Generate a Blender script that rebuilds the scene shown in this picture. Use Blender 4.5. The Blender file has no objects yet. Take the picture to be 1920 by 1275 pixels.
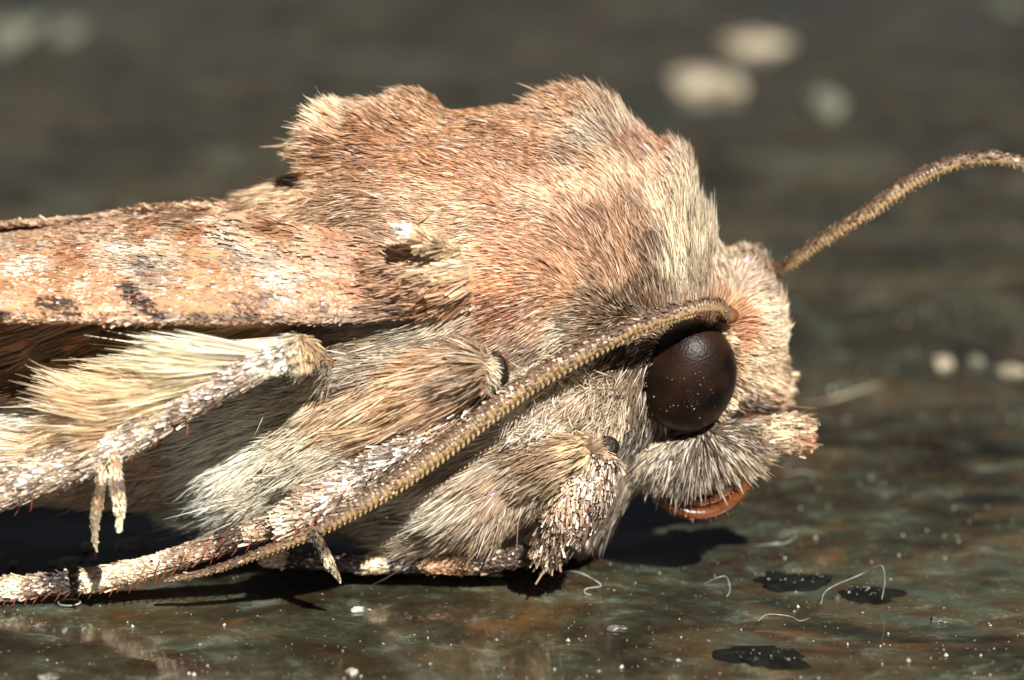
import bpy, math, random
import numpy as np
from mathutils import Vector
from mathutils.kdtree import KDTree

R = math.radians
rng = np.random.default_rng(7)
random.seed(7)
scene = bpy.context.scene

# ------------------------------------------------------------------ camera
# one unit = 1000 photo pixels at the focus distance; the moth faces +X, Y runs away from the lens
PITCH = R(16.0)
DIST = 6.0
FPX = 1000.0 * DIST
RIGHT = np.array([1.0, 0, 0])
FWD = np.array([0, math.cos(PITCH), -math.sin(PITCH)])
UP = np.array([0, math.sin(PITCH), math.cos(PITCH)])
FOCUS_Y = -0.28


def cam_pos(z0):
    return np.array([0.96, FOCUS_Y, z0]) - DIST * FWD


def ray(px, py):
    return FWD + RIGHT * ((px - 960) / FPX) + UP * ((637.5 - py) / FPX)


Z0 = 0.48
for _ in range(40):                                     # ground height 0 falls on row 1118 at Y = -0.28
    c = cam_pos(Z0)
    d = ray(960, 1118)
    t = (-0.28 - c[1]) / d[1]
    Z0 -= (c + d * t)[2]
CAM = cam_pos(Z0)


def P(px, py, Y):
    d = ray(px, py)
    t = (Y - CAM[1]) / d[1]
    return CAM + d * t


def G(px, py, z=0.0):
    d = ray(px, py)
    t = (z - CAM[2]) / d[2]
    return CAM + d * t


def proj(pts):
    q = pts - CAM
    dep = q @ FWD
    return 960 + FPX * (q @ RIGHT) / dep, 637.5 - FPX * (q @ UP) / dep


cam_data = bpy.data.cameras.new('camera')
cam = bpy.data.objects.new('camera', cam_data)
scene.collection.objects.link(cam)
cam.location = CAM
cam.rotation_euler = (math.pi / 2 - PITCH, 0, 0)
cam_data.sensor_width = 36
cam_data.angle = 2 * math.atan(960 / FPX)
cam_data.clip_start = 0.05
cam_data.clip_end = 500
cam_data.dof.use_dof = True
cam_data.dof.focus_distance = DIST
cam_data.dof.aperture_fstop = 0.8
scene.camera = cam

# ------------------------------------------------------------------ light
SUN = Vector((0.30, -0.66, 0.78)).normalized()          # towards the sun
world = bpy.data.worlds.new('World')
scene.world = world
world.use_nodes = True
wn = world.node_tree
sky = wn.nodes.new('ShaderNodeTexSky')
sky.sky_type = 'NISHITA'
sky.sun_disc = False
sky.air_density = 0.12
sky.dust_density = 0.25
sky.ozone_density = 0.0
sky.altitude = 7000
sky.sun_elevation = math.asin(SUN.z)
sky.sun_rotation = math.atan2(SUN.x, SUN.y)
bg = wn.nodes['Background']
bg.inputs['Strength'].default_value = 0.05
hs = wn.nodes.new('ShaderNodeHueSaturation')             # a hazy, nearly neutral sky
hs.inputs['Saturation'].default_value = 0.3
hs.inputs['Value'].default_value = 1.0
wn.links.new(sky.outputs['Color'], hs.inputs['Color'])
wn.links.new(hs.outputs[0], bg.inputs['Color'])
sl = bpy.data.lights.new('sun', 'SUN')
sl.energy = 5.0
sl.angle = R(0.6)
sl.color = (1.0, 0.965, 0.93)
so = bpy.data.objects.new('sun', sl)
scene.collection.objects.link(so)
so.rotation_euler = SUN.to_track_quat('Z', 'Y').to_euler()
so.location = SUN * 8
scene.view_settings.view_transform = 'Standard'
scene.view_settings.look = 'None'
scene.view_settings.exposure = 0.92
scene.view_settings.gamma = 1
scene.cycles.max_bounces = 6
scene.cycles.diffuse_bounces = 3
scene.cycles.glossy_bounces = 3
scene.cycles.transmission_bounces = 3
scene.cycles.sample_clamp_indirect = 4


# ------------------------------------------------------------------ small helpers
def s(r, g, b, k=1.0):
    o = []
    for v in (r, g, b):
        v = v / 255
        o.append((v / 12.92 if v <= 0.04045 else ((v + 0.055) / 1.055) ** 2.4) * k)
    return np.array(o)


def hashn(ix, iy, iz, seed):
    h = (ix * 374761393 + iy * 668265263 + iz * 2147483647 + seed * 1442695041) & 0xFFFFFFFF
    h = ((h ^ (h >> 13)) * 1274126177) & 0xFFFFFFFF
    h = ((h ^ (h >> 16)) * 2246822519) & 0xFFFFFFFF
    return ((h ^ (h >> 15)) & 0xFFFFFF) / float(0xFFFFFF)


def noise(p, scale, seed=0):
    q = np.asarray(p, dtype=float) * np.asarray(scale, dtype=float) + 1000.0
    i = np.floor(q).astype(np.int64)
    f = q - i
    f = f * f * (3 - 2 * f)
    r = 0
    for a in (0, 1):
        for b in (0, 1):
            for c_ in (0, 1):
                w = ((f[:, 0] if a else 1 - f[:, 0]) * (f[:, 1] if b else 1 - f[:, 1]) * (f[:, 2] if c_ else 1 - f[:, 2]))
                r = r + w * hashn(i[:, 0] + a, i[:, 1] + b, i[:, 2] + c_, seed)
    return r                                            # 0..1


def unit(v):
    return v / np.maximum(np.linalg.norm(v, axis=-1, keepdims=True), 1e-9)


def mesh_obj(name, V, F, mat, parent=None, smooth=True, col=None):
    me = bpy.data.meshes.new(name)
    V = np.asarray(V, dtype=np.float32)
    if isinstance(F, np.ndarray):
        k = F.shape[1]
        me.vertices.add(len(V))
        me.vertices.foreach_set('co', V.ravel())
        me.loops.add(F.size)
        me.loops.foreach_set('vertex_index', F.astype(np.int32).ravel())
        me.polygons.add(len(F))
        me.polygons.foreach_set('loop_start', np.arange(0, F.size, k, dtype=np.int32))
        me.update(calc_edges=True)
    else:
        me.from_pydata([tuple(v) for v in V.tolist()], [], F)
    me.polygons.foreach_set('use_smooth', np.full(len(me.polygons), smooth))
    if col is not None:
        at = me.color_attributes.new('col', 'FLOAT_COLOR', 'POINT')
        c4 = np.ones((len(V), 4), dtype=np.float32)
        c4[:, :3] = np.clip(col, 0, 1)
        at.data.foreach_set('color', c4.ravel())
    me.materials.append(mat)
    me.update()
    o = bpy.data.objects.new(name, me)
    scene.collection.objects.link(o)
    if parent is not None:
        o.parent = parent
        o.matrix_parent_inverse = parent.matrix_world.inverted() if parent.type == 'EMPTY' else o.matrix_parent_inverse
    return o


def catmull(pts, n):
    pts = np.asarray(pts, dtype=float)
    m = len(pts)
    if m == 2:
        return np.array([pts[0] + (pts[1] - pts[0]) * t for t in np.linspace(0, 1, n)])
    ext = np.vstack([2 * pts[0] - pts[1], pts, 2 * pts[-1] - pts[-2]])
    out = []
    for u in np.linspace(0, m - 1, n):
        i = min(int(u), m - 2)
        f = u - i
        p0, p1, p2, p3 = ext[i], ext[i + 1], ext[i + 2], ext[i + 3]
        out.append(0.5 * (2 * p1 + (p2 - p0) * f + (2 * p0 - 5 * p1 + 4 * p2 - p3) * f * f + (3 * p1 - p0 - 3 * p2 + p3) * f ** 3))
    return np.array(out)


def tube(path, radii, n=24, seg=14, rmod=None, depth=1.0):
    """round tube along path; radii linear; depth = radius across the view over radius along it; returns V, F, u"""
    c = catmull(path, n)
    r = np.interp(np.linspace(0, 1, n), np.linspace(0, 1, len(radii)), radii)
    if rmod is not None:
        r = r * rmod(np.linspace(0, 1, n))
    t = unit(np.gradient(c, axis=0))
    yax = np.array([0, 1.0, 0.02])
    up = unit(np.cross(t, yax))
    sd = unit(np.cross(up, t))
    a = np.linspace(0, 2 * math.pi, seg, endpoint=False)
    V = (c[:, None, :] + r[:, None, None] * (np.cos(a)[None, :, None] * up[:, None, :] + depth * np.sin(a)[None, :, None] * sd[:, None, :])).reshape(-1, 3)
    F = []
    for i in range(n - 1):
        for j in range(seg):
            k = (j + 1) % seg
            F.append((i * seg + j, (i + 1) * seg + j, (i + 1) * seg + k, i * seg + k))
    b = len(V)
    V = np.vstack([V, c[0] - t[0] * r[0] * 0.4, c[-1] + t[-1] * r[-1] * 0.4])
    for j in range(seg):
        k = (j + 1) % seg
        F.append((j, k, b, b))
        F.append(((n - 1) * seg + k, (n - 1) * seg + j, b + 1, b + 1))
    F = [tuple(dict.fromkeys(f)) for f in F]
    return V, F, c


def join(parts):
    V, F, o = [], [], 0
    for v, f in parts:
        V.append(v)
        F += [tuple(i + o for i in q) for q in f]
        o += len(v)
    return np.vstack(V), F


def ellipsoid(c, r, nu=20, nv=14, rot=None):
    V, F = [], []
    for i in range(nv + 1):
        th = math.pi * i / nv
        for j in range(nu):
            ph = 2 * math.pi * j / nu
            V.append((math.sin(th) * math.cos(ph) * r[0], math.sin(th) * math.sin(ph) * r[1], math.cos(th) * r[2]))
    for i in range(nv):
        for j in range(nu):
            k = (j + 1) % nu
            F.append((i * nu + j, (i + 1) * nu + j, (i + 1) * nu + k, i * nu + k))
    V = np.array(V)
    if rot:
        ca, sa = math.cos(rot), math.sin(rot)           # turn in the XZ plane
        V = np.stack([V[:, 0] * ca - V[:, 2] * sa, V[:, 1], V[:, 0] * sa + V[:, 2] * ca], 1)
    return V + np.asarray(c), F


def tri_arrays(V, F):
    T = []
    for f in F:
        T.append((f[0], f[1], f[2]))
        if len(f) == 4:
            T.append((f[0], f[2], f[3]))
    return np.asarray(V, dtype=float), np.array(T)


# ------------------------------------------------------------------ materials
def new_mat(name):
    m = bpy.data.materials.new(name)
    m.use_nodes = True
    nt = m.node_tree
    return m, nt, nt.nodes['Principled BSDF']


def setp(b, **k):
    names = dict(base='Base Color', rough='Roughness', spec='Specular IOR Level', coat='Coat Weight', coatr='Coat Roughness', trans='Transmission Weight',
                 sub='Subsurface Weight', sheen='Sheen Weight', ior='IOR', film='Thin Film Thickness', filmior='Thin Film IOR', metal='Metallic', subr='Subsurface Radius', subs='Subsurface Scale')
    for a, v in k.items():
        i = b.inputs[names[a]]
        if hasattr(i.default_value, '__len__') and len(i.default_value) == 4:
            v = (*v, 1)
        i.default_value = v


def fur_mat(name, rough=0.42, spec=0.5, transl=0.3, film=0):
    m, nt, b = new_mat(name)
    at = nt.nodes.new('ShaderNodeAttribute')
    at.attribute_name = 'col'
    nt.links.new(at.outputs['Color'], b.inputs['Base Color'])
    setp(b, rough=rough, spec=spec)
    if film:
        setp(b, film=film, filmior=1.5)
    tr = nt.nodes.new('ShaderNodeBsdfTranslucent')
    nt.links.new(at.outputs['Color'], tr.inputs['Color'])
    mx = nt.nodes.new('ShaderNodeMixShader')
    mx.inputs[0].default_value = transl
    nt.links.new(b.outputs[0], mx.inputs[1])
    nt.links.new(tr.outputs[0], mx.inputs[2])
    nt.links.new(mx.outputs[0], nt.nodes['Material Output'].inputs['Surface'])
    return m


M_FUR = fur_mat('fur', 0.5, 0.4, 0.4)
M_SCALE = fur_mat('wing_scales', 0.45, 0.35, 0.12, 0)
M_GLIT = fur_mat('leg_scales', 0.34, 0.6, 0.12, 0)


def noisy_mat(name, c1, c2, scale, rough=0.6, spec=0.4, bump=0.3, bscale=None, stretch=(1, 1, 1), **kw):
    m, nt, b = new_mat(name)
    tc = nt.nodes.new('ShaderNodeTexCoord')
    mp = nt.nodes.new('ShaderNodeMapping')
    mp.inputs['Scale'].default_value = stretch
    nt.links.new(tc.outputs['Object'], mp.inputs['Vector'])
    n = nt.nodes.new('ShaderNodeTexNoise')
    n.inputs['Scale'].default_value = scale
    n.inputs['Detail'].default_value = 5
    nt.links.new(mp.outputs[0], n.inputs['Vector'])
    r = nt.nodes.new('ShaderNodeValToRGB')
    r.color_ramp.elements[0].position = 0.35
    r.color_ramp.elements[1].position = 0.65
    r.color_ramp.elements[0].color = (*c1, 1)
    r.color_ramp.elements[1].color = (*c2, 1)
    nt.links.new(n.outputs['Fac'], r.inputs[0])
    nt.links.new(r.outputs[0], b.inputs['Base Color'])
    n2 = nt.nodes.new('ShaderNodeTexNoise')
    n2.inputs['Scale'].default_value = bscale or scale * 3
    n2.inputs['Detail'].default_value = 4
    nt.links.new(mp.outputs[0], n2.inputs['Vector'])
    bp = nt.nodes.new('ShaderNodeBump')
    bp.inputs['Strength'].default_value = bump
    bp.inputs['Distance'].default_value = 0.01
    nt.links.new(n2.outputs['Fac'], bp.inputs['Height'])
    nt.links.new(bp.outputs[0], b.inputs['Normal'])
    setp(b, rough=rough, spec=spec, **kw)
    return m


M_SKIN = noisy_mat('under_skin', s(120, 84, 52), s(150, 112, 74), 20)
M_CUT = noisy_mat('dark_cuticle', s(16, 12, 10), s(40, 28, 20), 60, rough=0.42, spec=0.4, bump=0.6)
M_AMBER = noisy_mat('amber_cuticle', s(74, 38, 18), s(116, 68, 34), 25, rough=0.28, spec=0.6, bump=0.2, sub=0.4, subs=0.03, subr=(1, .4, .15))
M_SPINE = noisy_mat('spine', s(110, 48, 26), s(150, 74, 44), 40, rough=0.35, bump=0.1)
M_GRAIN = noisy_mat('pale_grain', s(60, 57, 48), s(196, 190, 174), 9, rough=0.35, spec=0.5)
M_FIBRE = noisy_mat('white_fibre', s(130, 130, 124), s(190, 188, 178), 60, rough=0.3, spec=0.6)
M_BLACK = noisy_mat('tar', s(4, 5, 4), s(22, 22, 16), 30, rough=0.9, spec=0.15, bump=0.6, bscale=90)


# ------------------------------------------------------------------ fur
def sample_surface(V, T, n, dens=None):
    A, B, C = V[T[:, 0]], V[T[:, 1]], V[T[:, 2]]
    cr = np.cross(B - A, C - A)
    ar = np.linalg.norm(cr, axis=1) * 0.5
    fn = unit(cr)
    w = ar.copy()
    if dens is not None:
        w = w * dens((A + B + C) / 3, fn)
    w = w / w.sum()
    idx = rng.choice(len(T), n, p=w)
    # smooth vertex normals
    vn = np.zeros_like(V)
    for k in range(3):
        np.add.at(vn, T[:, k], cr)
    vn = unit(vn)
    u, v = rng.random(n), rng.random(n)
    fl = u + v > 1
    u[fl], v[fl] = 1 - u[fl], 1 - v[fl]
    w0 = (1 - u - v)[:, None]
    p = A[idx] * w0 + B[idx] * u[:, None] + C[idx] * v[:, None]
    nn = unit(vn[T[idx, 0]] * w0 + vn[T[idx, 1]] * u[:, None] + vn[T[idx, 2]] * v[:, None])
    return p, nn


def mirror_px(p):
    q = p.copy()
    q[:, 1] = -np.abs(q[:, 1])
    return proj(q)


def field(px, py, G_, soft=18.0, pw=2.0):
    g = np.array([list(a[:2]) for a in G_], dtype=float)
    val = np.array([list(a[2:]) for a in G_], dtype=float)
    d2 = (px[:, None] - g[None, :, 0]) ** 2 + (py[:, None] - g[None, :, 1]) ** 2
    w = 1.0 / (d2 + soft ** 2) ** pw
    w /= w.sum(1, keepdims=True)
    return w @ val


def near_dens(c, fn):
    """thick on the side the photograph shows and over the back, thinner beyond"""
    f = fn @ (-FWD)
    d = np.clip(0.35 + f * 1.2, 0.12, 1)
    return d


PROFILE_HAIR = np.array([0.75, 1.0, 0.8, 0.12])
PROFILE_SCALE = np.array([0.55, 1.0, 0.75])


def fur(name, parent, V, F, n, flow, cols, width, mat=None, lenmul=1.0, jit=0.22, clump=0.5, cn=14, profile=PROFILE_HAIR,
        droop=0.5, var=0.22, fleck=None, dens=near_dens, curl=0.0, root=0.85, use_px=True, cfun=None, gain=(1, 1, 1), side=1.0, tilt=0.5, patch=0.35):
    Va, T = tri_arrays(V, F)
    p, nn = sample_surface(Va, T, n, dens)
    px, py = mirror_px(p)
    fl = field(px, py, flow, 25)
    lx, ly, L, lift = fl[:, 0], fl[:, 1], fl[:, 2] / 1000 * lenmul, fl[:, 3]
    d = lx[:, None] * RIGHT[None] - ly[:, None] * np.array([0, 0, 1.0])[None]
    d = unit(d)
    # low and high frequency wander
    for sc_, am, sd in ((7, 0.35, 1), (22, 0.30, 2)):
        for ax in range(3):
            d[:, ax] += am * (noise(p, sc_, sd * 10 + ax) - 0.5) * 2
    d += rng.normal(0, jit, d.shape)
    d = unit(d)
    t = d - (d * nn).sum(1, keepdims=True) * nn
    tl = np.linalg.norm(t, axis=1)
    t = unit(t)
    l0 = lift + rng.normal(0, 0.08, n)
    l1 = lift * (1 - droop) + rng.normal(0, 0.06, n)
    L = np.where(L > .05, L * np.clip(tl * 1.4 - .3, 0.15, 1), L * np.clip(tl * 1.3, .4, 1))
    L = L * rng.lognormal(0, 0.22, n) * (0.75 + 0.5 * noise(p, 14, 5))
    K = len(profile)
    ts = np.linspace(0, 1, K)
    pts = np.zeros((n, K, 3))
    pts[:, 0] = p - nn * 0.002
    cdir = rng.normal(0, 1, (n, 3)) * curl
    for k in range(1, K):
        tt = (k - 0.5) / (K - 1)
        lf = l0 * (1 - tt) + l1 * tt
        dd = t * np.cos(lf)[:, None] + nn * np.sin(lf)[:, None] + cdir * (tt - 0.3)
        dd = unit(dd)
        pts[:, k] = pts[:, k - 1] + dd * (L / (K - 1))[:, None]
    if clump > 0:
        m = max(1, n // cn)
        ci = rng.choice(n, m, replace=False)
        kd = KDTree(m)
        for a, i in enumerate(ci):
            kd.insert(p[i], a)
        kd.balance()
        near = np.array([kd.find(q)[1] for q in p])
        cen = pts[ci[near]]
        wcl = clump * rng.uniform(0.4, 1.0, n)
        for k in range(1, K):
            pts[:, k] += (cen[:, k] - pts[:, k]) * (wcl * ts[k] ** 1.3)[:, None]
        cb = rng.lognormal(0, var * 0.6, m)[near]
    else:
        cb = np.ones(n)
    # colour of each hair
    c = field(px, py, cols, 12, 2.2) * np.array(gain) if cfun is None else cfun(px, py, p)
    pn = (noise(p, (24, 24, 40), 21) - 0.5) * 2
    c = (c * 0.76 + (c @ np.array([.25, .65, .1]))[:, None] * 0.24) * np.array([1.03, 1.04, 1.0])
    c = c * (1 + patch * pn)[:, None] * cb[:, None] * rng.lognormal(0, var, n)[:, None]
    if fleck:
        r = rng.random(n)
        nz = noise(p, 30, 33)
        for frac, fc, mixv in fleck:
            hit = r < frac * (0.3 + 1.4 * nz)
            c[hit] = c[hit] * (1 - mixv) + fc * mixv * rng.lognormal(0, 0.15, hit.sum())[:, None]
            r = rng.random(n)
    wv = width / 1000 * rng.lognormal(0, 0.2, n)
    tang = unit(np.gradient(pts, axis=1))
    nr = unit(nn + rng.normal(0, tilt, nn.shape))
    sd = unit(np.cross(tang, nr[:, None, :]))
    off = sd * (wv[:, None] * profile[None])[:, :, None] * 0.5
    VV = np.stack([pts - off, pts + off], 2).reshape(-1, 3)
    base = (np.arange(n) * K * 2)[:, None, None]
    kk = (np.arange(K - 1) * 2)[None, :, None]
    FF = (base + kk + np.array([0, 1, 3, 2])[None, None, :]).reshape(-1, 4)
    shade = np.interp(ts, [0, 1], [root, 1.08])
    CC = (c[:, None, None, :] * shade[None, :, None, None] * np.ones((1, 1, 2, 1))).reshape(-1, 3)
    VV[:, 2] = np.maximum(VV[:, 2], 0.003)
    o = mesh_obj(name, VV, FF, mat or M_FUR, parent, True, CC)
    o['kind'] = 'stuff'
    return o


# ------------------------------------------------------------------ ground
def ground_material():
    m, nt, b = new_mat('wet_stone')
    N = nt.nodes.new
    Lk = nt.links.new
    tc = N('ShaderNodeTexCoord')

    def noise_ramp(scale, stretch, els, detail=6, rough=0.6, dist=0.6, loc=(0, 0, 0), rotz=0):
        mp = N('ShaderNodeMapping')
        mp.inputs['Scale'].default_value = stretch
        mp.inputs['Location'].default_value = loc
        mp.inputs['Rotation'].default_value = (0, 0, rotz)
        Lk(tc.outputs['Object'], mp.inputs['Vector'])
        n = N('ShaderNodeTexNoise')
        n.inputs['Scale'].default_value = scale
        n.inputs['Detail'].default_value = detail
        n.inputs['Roughness'].default_value = rough
        n.inputs['Distortion'].default_value = dist
        Lk(mp.outputs[0], n.inputs['Vector'])
        r = N('ShaderNodeValToRGB')
        cr = r.color_ramp
        while len(cr.elements) < len(els):
            cr.elements.new(0.5)
        for e, (pos, c) in zip(cr.elements, els):
            e.position = pos
            e.color = (*c, 1) if hasattr(c, '__len__') else (c, c, c, 1)
        Lk(n.outputs['Fac'], r.inputs[0])
        return n, r

    _, base = noise_ramp(2.0, (0.8, 1.15, 1), [(0.36, s(5, 7, 5)), (0.43, s(38, 29, 17)), (0.49, s(28, 37, 27)), (0.56, s(72, 56, 34)), (0.65, s(68, 84, 70))], 10, 0.68, 0.7)
    _, fine = noise_ramp(11, (0.75, 1.1, 1), [(0.34, s(10, 10, 7)), (0.46, s(56, 42, 24)), (0.56, s(70, 74, 56)), (0.68, s(142, 146, 126))], 10, 0.74, 0.5)
    mix = N('ShaderNodeMix')
    mix.data_type = 'RGBA'
    mix.inputs[0].default_value = 0.42
    Lk(base.outputs[0], mix.inputs[6])
    Lk(fine.outputs[0], mix.inputs[7])
    _, ochm = noise_ramp(5, (0.7, 1.3, 1), [(0.58, 0.0), (0.68, 0.7)], 6, 0.65, 0.3, (3, 5, 1))
    mix2 = N('ShaderNodeMix')
    mix2.data_type = 'RGBA'
    Lk(ochm.outputs[0], mix2.inputs[0])
    Lk(mix.outputs[2], mix2.inputs[6])
    mix2.inputs[7].default_value = (*s(96, 66, 32), 1)
    _, dm = noise_ramp(3.1, (0.8, 1.4, 1), [(0.34, 0.85), (0.46, 0.0)], 6, 0.6, 0.3, (9, 2, 4))
    mix3 = N('ShaderNodeMix')
    mix3.data_type = 'RGBA'
    Lk(dm.outputs[0], mix3.inputs[0])
    Lk(mix2.outputs[2], mix3.inputs[6])
    mix3.inputs[7].default_value = (*s(12, 12, 9), 1)
    # pits and mineral grit
    vo = N('ShaderNodeTexVoronoi')
    vo.inputs['Scale'].default_value = 55
    Lk(tc.outputs['Object'], vo.inputs['Vector'])
    vr = N('ShaderNodeValToRGB')
    vr.color_ramp.elements[0].position = 0.05
    vr.color_ramp.elements[0].color = (1, 1, 1, 1)
    vr.color_ramp.elements[1].position = 0.22
    vr.color_ramp.elements[1].color = (0, 0, 0, 1)
    Lk(vo.outputs['Distance'], vr.inputs[0])
    sp = N('ShaderNodeSeparateColor')
    Lk(vo.outputs['Color'], sp.inputs[0])
    gt = N('ShaderNodeMath')
    gt.operation = 'GREATER_THAN'
    gt.inputs[1].default_value = 0.72
    Lk(sp.outputs[0], gt.inputs[0])
    mu = N('ShaderNodeMath')
    mu.operation = 'MULTIPLY'
    Lk(gt.outputs[0], mu.inputs[0])
    Lk(vr.outputs[0], mu.inputs[1])
    mix4 = N('ShaderNodeMix')
    mix4.data_type = 'RGBA'
    Lk(mu.outputs[0], mix4.inputs[0])
    Lk(mix3.outputs[2], mix4.inputs[6])
    Lk(vo.outputs['Color'], mix4.inputs[7])
    hv_ = N('ShaderNodeHueSaturation')
    hv_.inputs['Saturation'].default_value = 0.25
    hv_.inputs['Value'].default_value = 0.16
    Lk(mix4.inputs[7].links[0].from_socket, hv_.inputs['Color'])
    Lk(hv_.outputs[0], mix4.inputs[7])
    Lk(mix4.outputs[2], b.inputs['Base Color'])
    nb, _ = noise_ramp(26, (1, 1, 1), [(0, 0.0), (1, 1.0)], 6, 0.6, 0.2)
    nb2, _ = noise_ramp(5, (1, 1, 1), [(0, 0.0), (1, 1.0)], 3, 0.5, 0.2)
    bp = N('ShaderNodeBump')
    bp.inputs['Strength'].default_value = 0.5
    bp.inputs['Distance'].default_value = 0.01
    Lk(nb.outputs['Fac'], bp.inputs['Height'])
    Lk(bp.outputs[0], b.inputs['Normal'])
    bp2 = N('ShaderNodeBump')
    bp2.inputs['Strength'].default_value = 0.10
    bp2.inputs['Distance'].default_value = 0.02
    Lk(nb2.outputs['Fac'], bp2.inputs['Height'])
    Lk(bp2.outputs[0], b.inputs['Coat Normal'])
    setp(b, rough=0.65, spec=0.08, coat=1.0, coatr=0.10, )
    b.inputs['Coat IOR'].default_value = 1.75
    _, rr = noise_ramp(9, (1, 1, 1), [(0.35, 0.05), (0.7, 0.17)], 6, 0.6, 0.3, (1, 7, 2))
    Lk(rr.outputs[0], b.inputs['Coat Roughness'])
    return m


M_GROUND = ground_material()


def gh(x, y):
    """relief of the slab: level where the moth rests, faint swell elsewhere"""
    p = np.stack([x, y, np.zeros_like(x)], 1)
    return (noise(p, 1.3, 3) - 0.5) * 0.02 + (noise(p, 5, 4) - 0.5) * 0.008 + (noise(p, 17, 6) - 0.5) * 0.0025


def build_ground():
    a = np.linspace(-1, 1, 260)
    X = 0.9 + np.sign(a) * (np.abs(a) ** 3.2 * 38 + np.abs(a) * 2.0)
    b_ = np.linspace(-0.5, 1, 300)
    Y = 0.0 + np.sign(b_) * (np.abs(b_) ** 3.2 * 60 + np.abs(b_) * 2.6)
    XX, YY = np.meshgrid(X, Y)
    z = gh(XX.ravel(), YY.ravel()) - 0.004
    V = np.stack([XX.ravel(), YY.ravel(), z], 1)
    nx = len(X)
    i = np.arange((len(Y) - 1) * nx).reshape(-1, nx)[:, :-1].ravel()
    F = np.stack([i, i + 1, i + 1 + nx, i + nx], 1)
    o = mesh_obj('ground', V, F, M_GROUND)
    o['kind'] = 'structure'


build_ground()


def tag(o, label, cat, group=None):
    o['label'] = label
    o['category'] = cat
    if group:
        o['group'] = group
    return o


def ghz(x, y):
    return float(gh(np.array([x]), np.array([y]))[0]) - 0.004


def lump(name, c, r, mat, seed, rough=0.45, nu=36, nv=14):
    V, F = ellipsoid((0, 0, 0), r, nu, nv)
    k = 1 + rough * (noise(V / max(r), 1.8, seed) - 0.5) * 2 + rough * 0.5 * (noise(V / max(r), 5, seed + 1) - 0.5) * 2
    V = V * k[:, None] + np.asarray(c)
    return mesh_obj(name, V, F, mat)


def flake(name, px, py, wpx, hpx, mat, label, cat, group, seed, thick=0.02):
    g = G(px, py)
    sc_ = 1000 * DIST / ((g - CAM) @ FWD) / 1000
    rx = wpx / 2000 / sc_
    ry = hpx / 2000 / sc_ / math.sin(math.atan2(CAM[2], g[1] - CAM[1])) * 0.85
    o = lump(name, (g[0], g[1], ghz(g[0], g[1]) + thick * 0.3), (rx, ry, thick), mat, seed)
    tag(o, label, cat, group)
    return o


M_FLAKE = noisy_mat('pale_flake', s(124, 114, 94), s(174, 162, 138), 12, rough=0.6)
M_FLAKE2 = noisy_mat('grey_flake', s(84, 86, 70), s(124, 126, 108), 12, rough=0.6)
gf = 'pale flakes lying on the wet slab behind the moth'
flake('stone_flake', 1320, 158, 122, 40, M_FLAKE, 'cream flake in the blurred background, the lower of the two widest ones above the head', 'flake', gf, 3, .03)
flake('stone_flake', 1424, 84, 116, 42, M_FLAKE, 'cream flake in the blurred background, the upper of the two widest ones', 'flake', gf, 5, .03)
flake('stone_flake', 1550, 200, 62, 40, M_FLAKE2, 'small grey green flake right of the two wide cream flakes', 'flake', gf, 6, .025)
flake('stone_flake', 20, 70, 70, 80, M_FLAKE2, 'dim grey flake in the top left corner of the background', 'flake', gf, 8, .01)
flake('stone_flake', 130, 60, 50, 40, M_FLAKE2, 'small dim flake just right of the corner one at top left', 'flake', gf, 9, .01)
flake('stone_flake', 1890, 14, 60, 24, M_FLAKE2, 'faint flake at the top right corner of the background', 'flake', gf, 10, .01)
flake('stone_flake', 1772, 680, 36, 22, M_FLAKE, 'pale crumb right of the face, leftmost of the row at the right edge', 'flake', gf, 11, .01)
flake('stone_flake', 1830, 672, 34, 18, M_FLAKE2, 'pale crumb in the middle of the row at the right edge', 'flake', gf, 12, .01)
flake('stone_flake', 1896, 688, 48, 18, M_FLAKE, 'widest pale crumb of the row at the right edge', 'flake', gf, 13, .01)
gs = 'black blots on the slab in front of the moth'
flake('black_blot', 1490, 1080, 150, 42, M_BLACK, 'long black blot on the slab, left one of the touching pair', 'blot', gs, 21, .0065)
flake('black_blot', 1622, 1104, 118, 38, M_BLACK, 'rounder black blot with a white grain on it, right of the long one', 'blot', gs, 22, .0065)
flake('black_blot', 1440, 1228, 170, 46, M_BLACK, 'wide black blot at the lower edge of the slab in front', 'blot', gs, 23, .005)
gg = 'clear grains and crumbs on the slab near the legs'
for (px, py, w, h, lab, k) in [
        (250, 1020, 50, 30, 'largest clear crumb on the slab under the pale spurs', 1),
        (162, 1026, 18, 16, 'round clear grain just left of the largest crumb', 2),
        (176, 1044, 12, 14, 'small clear grain below the round one', 3),
        (122, 1056, 60, 20, 'long clear crumb on the slab behind the striped foot', 4),
        (24, 1058, 14, 16, 'tiny clear crumb at the left edge behind the foot', 5),
        (1627, 1099, 16, 14, 'white grain sitting on the rounder black blot', 6),
        (1570, 1113, 14, 10, 'cream grain between the two black blots', 7),
        (1760, 1158, 30, 14, 'white crumb at lower right, behind the bottom edge', 8),
        (1155, 1180, 38, 12, 'flat white crumb at the bottom, left of the standing pale stalk mark', 9),
        (672, 1147, 26, 8, 'small white chip at lower middle beside an ochre streak', 10),
        (660, 1265, 20, 14, 'bright white grain at the bottom edge, lower middle', 11),
        (92, 1266, 34, 14, 'white crumb at the bottom edge, lower left', 12)]:
    flake('grain', px, py, w, h, M_GRAIN, lab, 'grain', gg, 40 + k, .006)

# ring
g = G(130, 1133)
n_ = 26
ringp = [(g[0] + 0.021 * math.cos(a), g[1] + 0.018 * math.sin(a), 0.004) for a in np.linspace(0, 2 * math.pi, n_)]
V, F, _ = tube(ringp, [0.0015, 0.0015], 40, 6)
tag(mesh_obj('ring', V, F, M_GRAIN), 'tiny pale ring lying flat under the striped foot', 'ring')


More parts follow.
